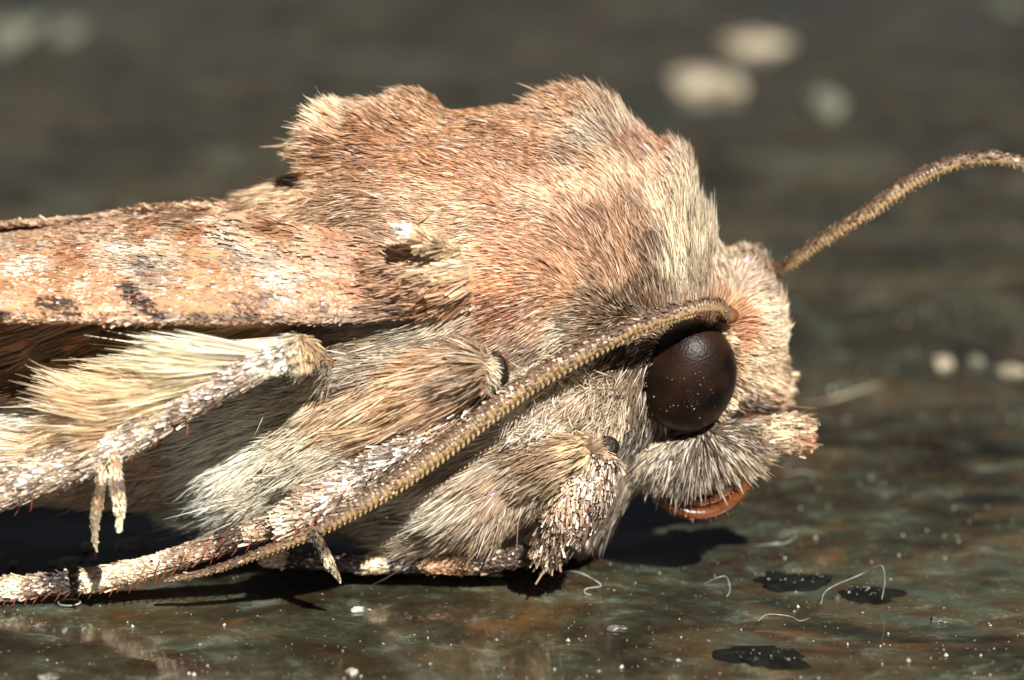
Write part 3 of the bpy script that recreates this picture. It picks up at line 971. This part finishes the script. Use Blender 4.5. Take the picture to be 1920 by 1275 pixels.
fur('wing_scales', farwing, V, F, 7000, WFLOW, None, 6.0, mat=M_SCALE, profile=PROFILE_SCALE, clump=0, jit=0.10, var=0.15, droop=0.3, dens=all_dens, tilt=0.22, patch=0.15, cfun=lambda px, py, p: s(196, 160, 122) * (0.7 + 0.6 * noise(p, (12, 30, 60), 88))[:, None])
rimv, rimf, _ = tube([q + np.array([0, -.002, -.004]) for q in tz], [.006, .006], 60, 8)
fur('edge_scales', farwing, rimv, rimf, 3000, [(0, 590, -1, -.1, 14, .2)], [C(0, 0, s(190, 150, 112))], 4.6, mat=M_SCALE, profile=PROFILE_SCALE, clump=0, jit=.15, dens=all_dens)

# hindwing folded under the forewing
HT = [(-420, 600, -.27), (-200, 600, -.30), (0, 602, -.33), (200, 602, -.34), (400, 604, -.35), (500, 606, -.33), (580, 610, -.24)]
HB = [(-420, 760, -.20), (-200, 758, -.22), (0, 748, -.25), (120, 740, -.27), (300, 720, -.29), (440, 690, -.27), (560, 650, -.20)]
h1, hf1, hv, hf = wing('hindwing', HT, HB, 40, 12, 0.0, M_WING, 0.004)
hindwing = mesh_obj('hindwing', hv, hf, M_WING, moth)
HC = [C(0, 640, s(150, 112, 70)), C(100, 620, s(176, 136, 92)), C(60, 690, s(120, 86, 50)), C(200, 640, s(140, 104, 62)), C(400, 620, s(190, 150, 100)), C(500, 615, s(200, 158, 106))]
fur('hindwing_scales', hindwing, h1, hf1, 5200, [(0, 640, -1, .35, 70, .08), (200, 660, -1, .4, 70, .08), (500, 615, -1, .05, 60, .05)], HC, 5, clump=.5, cn=9, jit=.06, dens=all_dens, var=.25, patch=.6)
hw2 = hindwing.copy()
scene.collection.objects.link(hw2)
hw2.matrix_parent_inverse = moth.matrix_world.inverted()
hw2.scale = (1, -1, 1)

# ---- eye
M_EYE, nt, b = new_mat('compound_eye')
tc = nt.nodes.new('ShaderNodeTexCoord')
vo = nt.nodes.new('ShaderNodeTexVoronoi')
vo.inputs['Scale'].default_value = 210
nt.links.new(tc.outputs['Object'], vo.inputs['Vector'])
bp = nt.nodes.new('ShaderNodeBump')
bp.inputs['Strength'].default_value = 0.25
bp.inputs['Distance'].default_value = 0.002
bp.invert = True
nt.links.new(vo.outputs['Distance'], bp.inputs['Height'])
nt.links.new(bp.outputs[0], b.inputs['Normal'])
nz = nt.nodes.new('ShaderNodeTexNoise')
nz.inputs['Scale'].default_value = 9
nz.inputs['Detail'].default_value = 3
nt.links.new(tc.outputs['Object'], nz.inputs['Vector'])
rp = nt.nodes.new('ShaderNodeValToRGB')
rp.color_ramp.elements[0].color = (*s(13, 7, 5), 1)
rp.color_ramp.elements[1].color = (*s(46, 29, 20), 1)
rp.color_ramp.elements[0].position = .4
rp.color_ramp.elements[1].position = .65
nt.links.new(nz.outputs['Fac'], rp.inputs[0])
nt.links.new(rp.outputs[0], b.inputs['Base Color'])
setp(b, rough=0.40, spec=0.15)
ec = P(1287, 703, -.228)
for sgn in (1, -1):
    V, F = ellipsoid((ec[0], ec[1] * sgn, ec[2]), (.0955, .080, .1105), 56, 40, rot=-0.12)
    eye = mesh_obj('eye', V, F, M_EYE, moth)
    if sgn == 1:
        a = rng.normal([0.22, -.85, -.12], [.16, .1, .17], (26, 3))
        a = np.vstack([a, rng.normal([0.1, -.85, -.1], [.4, .1, .4], (20, 3))])
        a = unit(a)
        ca, sa = math.cos(-0.12), math.sin(-0.12)
        q = a * np.array([.0958, .0803, .1108])
        q = np.stack([q[:, 0] * ca - q[:, 2] * sa, q[:, 1], q[:, 0] * sa + q[:, 2] * ca], 1) + ec
        V, F = grains(q, rng.lognormal(math.log(.0007), .45, len(q)), 6)
        d_ = mesh_obj('dust', V, F, M_GRAIN, eye, False)
        d_['kind'] = 'stuff'
# rim of short hair round the near eye
rim = [np.array([ec[0] + .096 * math.cos(a), -.200, ec[2] + .113 * math.sin(a)]) for a in np.linspace(0, 2 * math.pi, 26)]
rv, rf, _ = tube(rim, [.010, .010], 60, 8)
fur('eye_ring_fur', body, rv, rf, 2600, [(1200, 600, -.7, -.5, 24, .8), (1300, 590, 0, -1, 22, .7), (1385, 640, 1, 0, 20, .6), (1385, 760, 1, .5, 22, .6), (1290, 820, 0, 1, 24, .7), (1195, 720, -1, .1, 24, .8), (1195, 800, -.6, .8, 26, .7)],
    [C(1200, 640, s(130, 100, 70)), C(1300, 590, s(120, 80, 50)), C(1380, 650, s(214, 178, 136)), C(1380, 760, s(214, 184, 146)), C(1290, 820, s(120, 104, 86)), C(1190, 720, s(150, 122, 90)), C(1195, 780, s(60, 52, 46))], 3, clump=.5)


# ---- antennae
def antenna(path, radii, nseg, name='antenna', teeth=True, sc=1.0, tooth0=0.0):
    n = nseg * 4
    pts = [P(*q) for q in path]

    def ringmod(u):
        ph = (u * nseg) % 1.0
        return 1.0 - 0.16 * np.abs(np.cos(ph * math.pi)) ** 6
    V, F, c = tube(pts, radii, n, 14, ringmod)
    sg = 14
    ang = np.tile(np.linspace(0, 2 * math.pi, sg, endpoint=False), n)
    up = np.cos(ang)
    upz = np.zeros(len(V))
    t = unit(np.gradient(c, axis=0))
    u_ = unit(np.cross(t, np.array([0, 1.0, .02])))
    sgn = np.sign(u_[:, 2] + 1e-6)
    upz[:n * sg] = up * np.repeat(sgn, sg)
    k = np.clip(upz * 1.6 + 0.2 + (noise(V, 60, 71) - .5) * .8, 0, 1)[:, None]
    col = s(168, 138, 94) * (1 - k) + s(104, 80, 60) * k
    col = col * (0.8 + 0.4 * rng.random((len(V), 1)))
    m = fur_mat('antenna_cuticle', 0.38, 0.5, 0.0)
    o = mesh_obj(name, V, F, m, moth, True, col)
    # scales on the upper side
    def up_d(cc, fn):
        return np.clip(fn[:, 2] * 1.6 + 0.35, 0, 1)
    fur('antenna_scales', o, V, F, 3800, [(q[0], q[1], path[min(i + 1, len(path) - 1)][0] - path[max(i - 1, 0)][0], path[min(i + 1, len(path) - 1)][1] - path[max(i - 1, 0)][1], 11, .15) for i, q in enumerate(path)],
        [C(0, 0, s(112, 84, 64))], 4.5, mat=M_SCALE, profile=PROFILE_SCALE, clump=0, jit=.15, dens=up_d, var=.3, fleck=[(.2, s(206, 184, 156), .7)], tilt=.3)
    def dn_d(cc, fn):
        return np.clip(-fn[:, 2] * 1.6 + 0.3, 0, 1)
    fur('bristles', o, V, F, 1500, [(900, 600, .3, 1, 5.5 * sc, 1.0), (1700, 400, .3, 1, 7 * sc, 1.1)], [C(0, 0, s(176, 146, 100))], 1.8, clump=0, jit=.3, dens=dn_d, var=.2)
    if teeth:
        tp = []
        r = np.interp(np.linspace(0, 1, nseg), np.linspace(0, 1, len(radii)), radii)
        cc = catmull(pts, nseg)
        tt = unit(np.gradient(cc, axis=0))
        uu = unit(np.cross(tt, np.array([0, 1.0, .02])))
        uu = np.where(uu[:, 2:3] > 0, -uu, uu)
        for i in range(int(nseg * tooth0), nseg - 3):
            q = cc[i]
            d_ = unit(uu[i] * 1.0 + np.array([0, -.55, 0]))
            L = r[i] * 1.24
            w = r[i] * 0.24
            V2, F2, _ = tube([q + d_ * r[i] * .3, q + d_ * L * .8, q + d_ * L + tt[i] * w], [w * 1.2, w * .9, w * .35], 5, 6)
            tp.append((V2, F2))
        V2, F2 = join(tp)
        tcol = s(158, 132, 94) * (0.7 + 0.6 * rng.random((len(V2), 1)))
        o2 = mesh_obj('antenna_teeth', V2, F2, m, o, True, tcol)
        o2['kind'] = 'stuff'
    return o


antenna([(1366, 590, -.25), (1342, 573, -.295), (1290, 580, -.335), (1210, 606, -.365), (1110, 652, -.375), (1000, 712, -.38), (900, 784, -.395), (800, 862, -.41), (700, 932, -.425), (600, 990, -.425), (500, 1032, -.415), (400, 1068, -.40), (312, 1088, -.385)],
        [.012, .013, .0135, .0145, .016, .0185, .0195, .0200, .0185, .015, .012, .009, .007, .005], 128, tooth0=.15)
antenna([(1452, 512, .05), (1485, 492, .02), (1540, 452, .0), (1620, 402, -.02), (1700, 348, -.02), (1770, 312, -.02), (1840, 296, 0), (1920, 306, .02), (2010, 330, .05), (2120, 380, .08)],
        [.013, .0135, .014, .014, .0135, .0125, .011, .009, .007], 90, teeth=False, sc=1.2)
for (px, py, Y) in ((1366, 592, -.215), (1446, 508, .055)):
    c = P(px, py, Y)
    V, F = ellipsoid(c, (.020, .020, .017), 18, 12)
    mesh_obj('antenna_socket', V, F, M_AMBER, moth)

# ---- proboscis: a flat coil
V_ = []
pc = P(1308, 886, -.215)
pp = []
for a in np.linspace(0, 2 * math.pi * 3.3, 130):
    r = .094 - .0042 * max(0, a - 4.6)
    pp.append(pc + np.array([r * math.cos(-a - 2.9), .0008 * a, r * .92 * math.sin(-a - 2.9)]))
V, F, _ = tube(pp, [.012, .013, .012, .009], 240, 12)
prob = mesh_obj('proboscis', V, F, M_AMBER, moth)
prob['label'] = 'coiled amber tongue'
fur('papillae', prob, V, F, 260, [(1316, 980, 0.2, 1, 8, 1.2)], [C(0, 0, s(200, 110, 50))], 1.8, clump=0)

V, F = ellipsoid(P(1410, 789, -.17), (.024, .02, .014), 16, 10)
mesh_obj('mouth_plate', V, F, M_AMBER, moth)

# ---- labial palps
for sgn in (1, -1):
    path = [P(1205, 856, -.195), P(1270, 852, -.215), P(1350, 834, -.21), P(1420, 820, -.19), P(1462, 813, -.175)]
    if sgn < 0:
        path = [np.array([q[0], -q[1] * .8, q[2]]) for q in path]
    V, F, _ = tube(path, [.030, .040, .042, .036, .030], 26, 16, depth=.8)
    palp = mesh_obj('palp', V, F, M_SKIN, moth)
    fur('palp_fur', palp, V, F, 9500 if sgn > 0 else 1500,
        [(1210, 840, -.3, 1, 52, .35), (1240, 890, -.15, 1, 56, .3), (1290, 890, .05, 1, 66, .3), (1340, 880, .25, 1, 58, .3), (1290, 830, .0, 1, 60, .3), (1380, 860, .5, .8, 66, .35), (1360, 810, .8, .5, 26, .3), (1430, 850, 1, .45, 42, .35), (1430, 800, 1, -.2, 30, .3)],
        [C(1220, 850, s(184, 170, 150)), C(1270, 880, s(196, 182, 164)), C(1310, 870, s(160, 150, 140)), C(1330, 810, s(120, 104, 88)), C(1370, 850, s(176, 152, 124)), C(1400, 820, s(110, 92, 80)), C(1430, 860, s(206, 178, 144)), C(1440, 800, s(226, 202, 168))],
        3.0, clump=.6, cn=7, gain=(1.22, 1.12, 1.0), fleck=[(.30, s(242, 230, 208), .8), (.22, s(70, 58, 52), .8)], jit=.10, curl=.1, var=.25)
    path2 = [P(1400, 822, -.19), P(1450, 815, -.175), P(1496, 814, -.165)]
    if sgn < 0:
        path2 = [np.array([q[0], -q[1] * .8, q[2]]) for q in path2]
    V, F, _ = tube(path2, [.024, .032, .036], 14, 16, depth=.8)
    fur('palp_tip_scales', palp, V, F, 3600 if sgn > 0 else 600, [(1440, 780, 1, -.22, 38, .12), (1440, 850, 1, .25, 40, .15), (1500, 800, 1, -.05, 26, .05), (1500, 840, 1, .1, 26, .05)],
        [C(1440, 790, s(228, 204, 170)), C(1480, 780, s(214, 184, 146)), C(1490, 830, s(206, 150, 104)), C(1440, 850, s(220, 190, 152)), C(1500, 850, s(224, 180, 134))], 5.5, clump=.15, cn=8, profile=PROFILE_SCALE, jit=.05, fleck=[(.15, s(120, 84, 56), .7)])


# ---- legs
def leg_core(segs, mat=M_SKIN):
    """segs: list of (path, radii); one joined mesh"""
    ps = []
    for path, radii in segs:
        V, F, _ = tube([P(*q) for q in path], radii, 6 * len(path) + 6, 14)
        ps.append((V, F))
    return join(ps), ps


LFL = [(.30, s(244, 232, 212), .8), (.34, s(92, 66, 50), .75)]


def spur(parent, path, r, c1, c2):
    V, F, _ = tube([P(*q) for q in path], [r * .8, r, r * .9, r * .3], 16, 10)
    sp = mesh_obj('spur', V, F, M_SKIN, parent)
    return sp, V, F


def spines(parent, pts, L, dirs, r=.0013, j=.2):
    for (px, py, Y) in pts:
        a = P(px, py, Y)
        d_ = unit(np.array([dirs[0], -.15, -dirs[1]]) + rng.normal(0, j, 3))
        V, F, _ = tube([a, a + d_ * L * .6, a + d_ * L + np.array([-.002, 0, 0])], [r, r, r * .3], 6, 6)
        V[:, 2] = np.maximum(V[:, 2], .002)
        mesh_obj('spine', V, F, M_SPINE, parent)


# hind leg
(V, F), ps = leg_core([([(760, 800, -.10), (680, 740, -.16), (582, 668, -.37)], [.045, .035, .018]),
                       ([(572, 664, -.40), (470, 694, -.42), (330, 768, -.43), (180, 850, -.44), (0, 915, -.45), (-250, 1010, -.44)], [.022, .027, .031, .036, .038, .034]),
                       ([(-250, 1010, -.44), (-500, 1110, -.42), (-800, 1130, -.40)], [.02, .018, .012])])
hind = mesh_obj('leg', V, F, M_SKIN, moth)
hind['label'] = 'hind leg with long cream hair fringe'
tv, tf = ps[1]
CR = s(244, 226, 184)


def hd(c, fn):
    return (proj(c)[0] < 536) * 1.0


fv, ff, _ = tube([P(*q) for q in [(548, 652, -.365), (470, 676, -.375), (330, 746, -.385), (200, 815, -.39), (60, 870, -.39)]], [.026, .028, .028, .028, .024], 46, 14)
fur('leg_fringe', hind, fv, ff, 17000, [(560, 650, -1, -.09, 200, .05), (500, 665, -1, -.02, 215, .05), (400, 710, -1, .03, 200, .05), (300, 760, -1, .04, 190, .05), (200, 820, -1, .1, 170, .05), (60, 860, -1, .1, 150, .05)],
    [C(540, 640, s(240, 230, 206)), C(450, 660, s(248, 230, 196)), C(350, 700, s(240, 212, 166)), C(300, 760, s(236, 206, 162)), C(200, 800, s(242, 218, 180)), C(100, 850, s(236, 216, 192))], 4.0,
    dens=hd, clump=.65, cn=10, jit=.035, fleck=[(.08, s(200, 150, 90), .5)], var=.08, patch=.1, root=.95, lenmul=.9)
fur('femur_fur', hind, ps[0][0], ps[0][1], 2500, FLOW, COLS, 3.4)
fur('leg_scales', hind, tv, tf, 17000, [(500, 690, -1, .5, 22, .2), (200, 850, -1, .45, 24, .25), (0, 915, -1, .35, 24, .25)],
    [C(560, 660, s(226, 210, 186)), C(450, 700, s(170, 142, 118)), C(350, 760, s(164, 134, 110)), C(250, 800, s(222, 196, 166)), C(150, 850, s(196, 164, 134)), C(50, 900, s(206, 176, 146))], 5.0, mat=M_GLIT, profile=PROFILE_SCALE,
    clump=0, dens=near_dens, fleck=LFL, tilt=.5, var=.2, jit=.14)
# knee tuft
V, F = ellipsoid(P(560, 660, -.405), (.030, .026, .034), 18, 12)
fur('knee_tuft', hind, V, F, 1500, [(520, 640, -.8, -.3, 24, .5), (580, 660, .2, .9, 24, .4), (570, 690, -.5, .8, 26, .4)], [C(530, 640, s(236, 226, 204)), C(580, 650, s(206, 170, 120)), C(580, 690, s(240, 222, 184))], 4, clump=.4)
for path, r, cc in (([(196, 850, -.46), (190, 900, -.475), (180, 960, -.48), (176, 1012, -.48)], .0105, s(188, 166, 134)), ([(214, 850, -.47), (217, 900, -.49), (223, 945, -.50), (223, 984, -.50)], .0125, s(244, 224, 190))):
    sp, V, F = spur(hind, path, r, None, None)
    fur('spur_scales', sp, V, F, 900, [(200, 900, .02, 1, 13, .15)], [C(200, 880, s(236, 214, 180)), C(222, 900, s(84, 66, 54)), C(188, 912, s(110, 90, 70)), C(225, 930, cc), C(185, 940, cc), C(200, 960, cc), C(190, 1000, cc), C(222, 970, cc)], 5, gain=(1.15, 1.15, 1.1), profile=PROFILE_SCALE, clump=0, dens=None, jit=.1, var=.12)
spines(hind, [(352, 795, -.45), (300, 812, -.46), (250, 838, -.46), (120, 905, -.46), (40, 945, -.46), (128, 880, -.47), (60, 930, -.47), (205, 845, -.47), (150, 868, -.47), (270, 806, -.46)], .030, (-.25, 1))

# middle leg
(V, F), ps = leg_core([([(520, 860, -.10), (640, 790, -.23), (770, 738, -.30), (870, 702, -.35), (920, 694, -.36)], [.03, .078, .068, .046, .034]),
                       ([(925, 705, -.350), (850, 778, -.36), (745, 852, -.375), (635, 922, -.385), (545, 978, -.385)], [.016, .017, .022, .030, .028]),
                       ([(560, 975, -.385), (470, 1000, -.37), (380, 1030, -.355), (300, 1056, -.345), (240, 1074, -.335), (168, 1088, -.325), (90, 1096, -.315), (10, 1104, -.31), (-120, 1110, -.30)],
                        [.020, .020, .020, .018, .022, .020, .018, .020, .015])])
mid = mesh_obj('leg', V, F, M_SKIN, moth)
mid['label'] = 'middle leg with orange and white fur and a striped foot'
fur('thigh_fur', mid, ps[0][0], ps[0][1], 24000, [(900, 680, -1, .15, 70, .25), (800, 690, -1, .22, 86, .25), (700, 740, -1, .3, 92, .3), (600, 780, -1, .4, 90, .35), (850, 760, -1, .75, 70, .3), (700, 820, -1, .5, 90, .35), (560, 820, -1, .45, 86, .35)],
    [C(900, 690, s(190, 156, 120)), C(850, 690, s(226, 182, 136)), C(750, 680, s(224, 184, 142)), C(820, 740, s(226, 184, 132)), C(700, 720, s(216, 184, 146)), C(720, 780, s(222, 184, 140)), C(620, 700, s(196, 184, 158)), C(600, 760, s(222, 206, 176)), C(640, 820, s(214, 196, 166)), C(520, 800, s(222, 214, 194)), C(860, 760, s(214, 172, 130))],
    3.4, clump=.6, cn=12, jit=.08, fleck=[(.16, s(160, 112, 68), .6), (.2, s(240, 230, 210), .6)], var=.24, lenmul=1.15)
fur('leg_scales', mid, ps[1][0], ps[1][1], 16000, [(900, 720, -1, .75, 38, .2), (700, 860, -1, .7, 32, .25), (560, 960, -1, .5, 36, .3), (500, 980, -1, .5, 40, .4)],
    [C(900, 730, s(150, 118, 88)), C(850, 770, s(176, 134, 96)), C(800, 800, s(150, 116, 86)), C(740, 815, s(222, 198, 166)), C(690, 835, s(96, 74, 58)), C(640, 880, s(214, 186, 154)), C(600, 900, s(186, 150, 118)), C(540, 950, s(232, 206, 166)), C(500, 970, s(226, 190, 144)), C(760, 850, s(96, 76, 60))], 5.0, mat=M_GLIT, profile=PROFILE_SCALE, clump=.2, fleck=LFL, tilt=.5)


def tarsus_col(px, py, p):
    c = np.tile(s(208, 176, 140), (len(px), 1))
    st = [(-200, -20, s(50, 38, 34)), (-20, 8, s(70, 54, 46)), (8, 64, s(240, 214, 176)), (64, 100, s(190, 160, 130)), (100, 165, s(70, 60, 56)), (165, 230, s(244, 214, 172)), (230, 330, s(220, 190, 154)), (330, 420, s(170, 136, 106)), (420, 470, s(80, 62, 52)), (470, 560, s(190, 156, 118))]
    w = px + (noise(p, 60, 81) - .5) * 34
    for a, b_, cc in st:
        c[(w >= a) & (w < b_)] = cc
    return c


fur('tarsus_scales', mid, ps[2][0], ps[2][1], 15000, [(500, 990, -1, .4, 20, .25), (200, 1080, -1, .12, 18, .25), (0, 1100, -1, .05, 18, .25)], None, 4.8, mat=M_GLIT, profile=PROFILE_SCALE, clump=0, cfun=tarsus_col, tilt=.45,
    fleck=[(.12, s(240, 226, 204), .6), (.14, s(110, 78, 54), .7)], var=.18)
tp = catmull([(470, 1014, -.39), (380, 1046, -.375), (300, 1074, -.365), (240, 1092, -.355), (168, 1104, -.345), (90, 1112, -.335), (10, 1118, -.33)], 24)
spines(mid, [tuple(q) for q in tp], .024, (-.5, 1), r=.0013)
spines(mid, [(420, 1010, -.40), (390, 1020, -.395), (345, 1036, -.385), (300, 1050, -.38), (560, 985, -.43), (520, 1000, -.42), (600, 955, -.44), (650, 915, -.44), (700, 880, -.44)], .026, (-.4, 1), r=.0013)
sp, V, F = spur(mid, [(588, 988, -.43), (600, 1020, -.435), (616, 1052, -.435), (632, 1078, -.43)], .010, None, None)
fur('spur_scales', sp, V, F, 700, [(600, 1030, .4, 1, 13, .15)], [C(590, 1000, s(110, 98, 84)), C(600, 1020, s(70, 58, 50)), C(615, 1045, s(238, 220, 184)), C(630, 1075, s(222, 200, 164))], 5, profile=PROFILE_SCALE, clump=0, dens=None, jit=.1, var=.12)
V, F = ellipsoid(P(936, 690, -.372), (.018, .024, .034), 20, 14, rot=.25)
mesh_obj('knee', V, F, M_CUT, mid)
V, F = ellipsoid(P(914, 696, -.378), (.020, .022, .030), 18, 12)
fur('knee_tuft', mid, V, F, 900, [(900, 690, .5, .6, 22, .4), (920, 720, .3, 1, 24, .4), (930, 660, .8, -.5, 20, .4)], [C(900, 690, s(230, 206, 172)), C(930, 720, s(220, 206, 184))], 4.2, clump=.3)
V, F, _ = tube([P(926, 658, -.378), P(944, 668, -.385), P(953, 688, -.385), P(951, 704, -.382)], [.001, .0028, .001], 14, 8)
mesh_obj('knee_rim', V, F, M_AMBER, mid)

# front leg
(V, F), ps = leg_core([([(960, 900, -.26), (1050, 862, -.31), (1115, 846, -.33)], [.05, .045, .030]),
                       ([(1130, 850, -.33), (1110, 900, -.345), (1075, 960, -.34), (1035, 1020, -.32)], [.026, .040, .044, .028]),
                       ([(1000, 1040, -.27), (900, 1054, -.25), (780, 1056, -.24), (700, 1056, -.235), (600, 1052, -.23), (500, 1046, -.23)], [.016, .022, .018, .018, .014, .016])])
V[:, 2] = np.maximum(V[:, 2], .004)
fore = mesh_obj('leg', V, F, M_SKIN, moth)
fore['label'] = 'front leg folded under the head'
fur('thigh_fur', fore, ps[0][0], ps[0][1], 4500, [(1100, 830, -.9, .5, 44, .25), (1000, 860, -1, .6, 60, .35), (960, 900, -1, .6, 64, .4), (1050, 920, -.8, .8, 50, .3)],
    [C(1100, 850, s(206, 174, 132)), C(1050, 850, s(170, 136, 98)), C(980, 880, s(196, 172, 142)), C(1040, 900, s(206, 180, 148)), C(960, 930, s(170, 142, 112))], 3.6, clump=.5, cn=9, jit=.1)
fur('leg_scales', fore, ps[1][0], ps[1][1], 10000, [(1120, 880, -.5, 1, 32, .25), (1060, 980, -.5, 1, 34, .35)],
    [C(1130, 870, s(196, 172, 148)), C(1100, 890, s(214, 176, 132)), C(1080, 930, s(200, 160, 118)), C(1120, 930, s(100, 76, 60)), C(1060, 960, s(196, 150, 108)), C(1100, 960, s(110, 84, 66)), C(1030, 1000, s(216, 176, 132)), C(1060, 1010, s(96, 72, 56)), C(1020, 1030, s(226, 184, 136))], 4.6, mat=M_GLIT, profile=PROFILE_SCALE, clump=.3, fleck=LFL, tilt=.45)


def ft_col(px, py, p):
    c = np.tile(s(200, 160, 118), (len(px), 1))
    w = px + (noise(p, 60, 91) - .5) * 26
    for a, b_, cc in [(450, 545, s(226, 184, 140)), (545, 600, s(70, 50, 38)), (600, 640, s(120, 90, 70)), (640, 696, s(80, 66, 62)), (696, 745, s(240, 206, 160)), (745, 805, s(46, 38, 36)), (805, 900, s(210, 158, 106)), (900, 1020, s(90, 68, 52))]:
        c[(w >= a) & (w < b_)] = cc
    return c


fur('tarsus_scales', fore, ps[2][0], ps[2][1], 8000, [(700, 1050, -1, .02, 15, .25)], None, 4.6, mat=M_GLIT, profile=PROFILE_SCALE, clump=0, cfun=ft_col, tilt=.45, fleck=[(.12, s(236, 214, 190), .6)])
V, F = ellipsoid(P(1138, 838, -.338), (.024, .024, .021), 20, 14)
mesh_obj('knee', V, F, M_CUT, fore)
V, F = ellipsoid(P(1116, 850, -.345), (.022, .022, .020), 18, 12)
fur('knee_tuft', fore, V, F, 600, [(1100, 845, .3, -.5, 26, .35), (1130, 870, .8, .6, 22, .4), (1100, 870, -.5, .8, 26, .4)], [C(1110, 840, s(186, 154, 120)), C(1130, 870, s(216, 196, 176))], 4.0, clump=.3)
spines(fore, [(1128, 880, -.39), (1120, 905, -.39), (1136, 894, -.38), (1100, 930, -.38), (1012, 1010, -.35), (1000, 1035, -.34), (1050, 1010, -.36)], .034, (.35, 1), r=.0012)
spines(fore, [(730, 1036, -.17), (712, 1036, -.17), (690, 1038, -.17), (670, 1040, -.17)], .014, (-.5, -.6), r=.0015)

# white tipped tuft at the wing root
V, F, _ = tube([P(862, 474, -.30), P(815, 457, -.355), P(768, 440, -.375)], [.007, .009, .011], 16, 12)
fur('white_tuft', body, V, F, 900, [(840, 470, -1, -.38, 36, .08), (770, 440, -1, -.38, 26, .08)], [C(850, 470, s(206, 176, 136)), C(800, 455, s(216, 180, 138)), C(775, 445, s(240, 226, 200)), C(762, 436, s(252, 248, 238)), C(740, 430, s(254, 252, 246))], 4.5, gain=(1.25, 1.22, 1.18), clump=.3, jit=.06, dens=None, profile=PROFILE_SCALE)
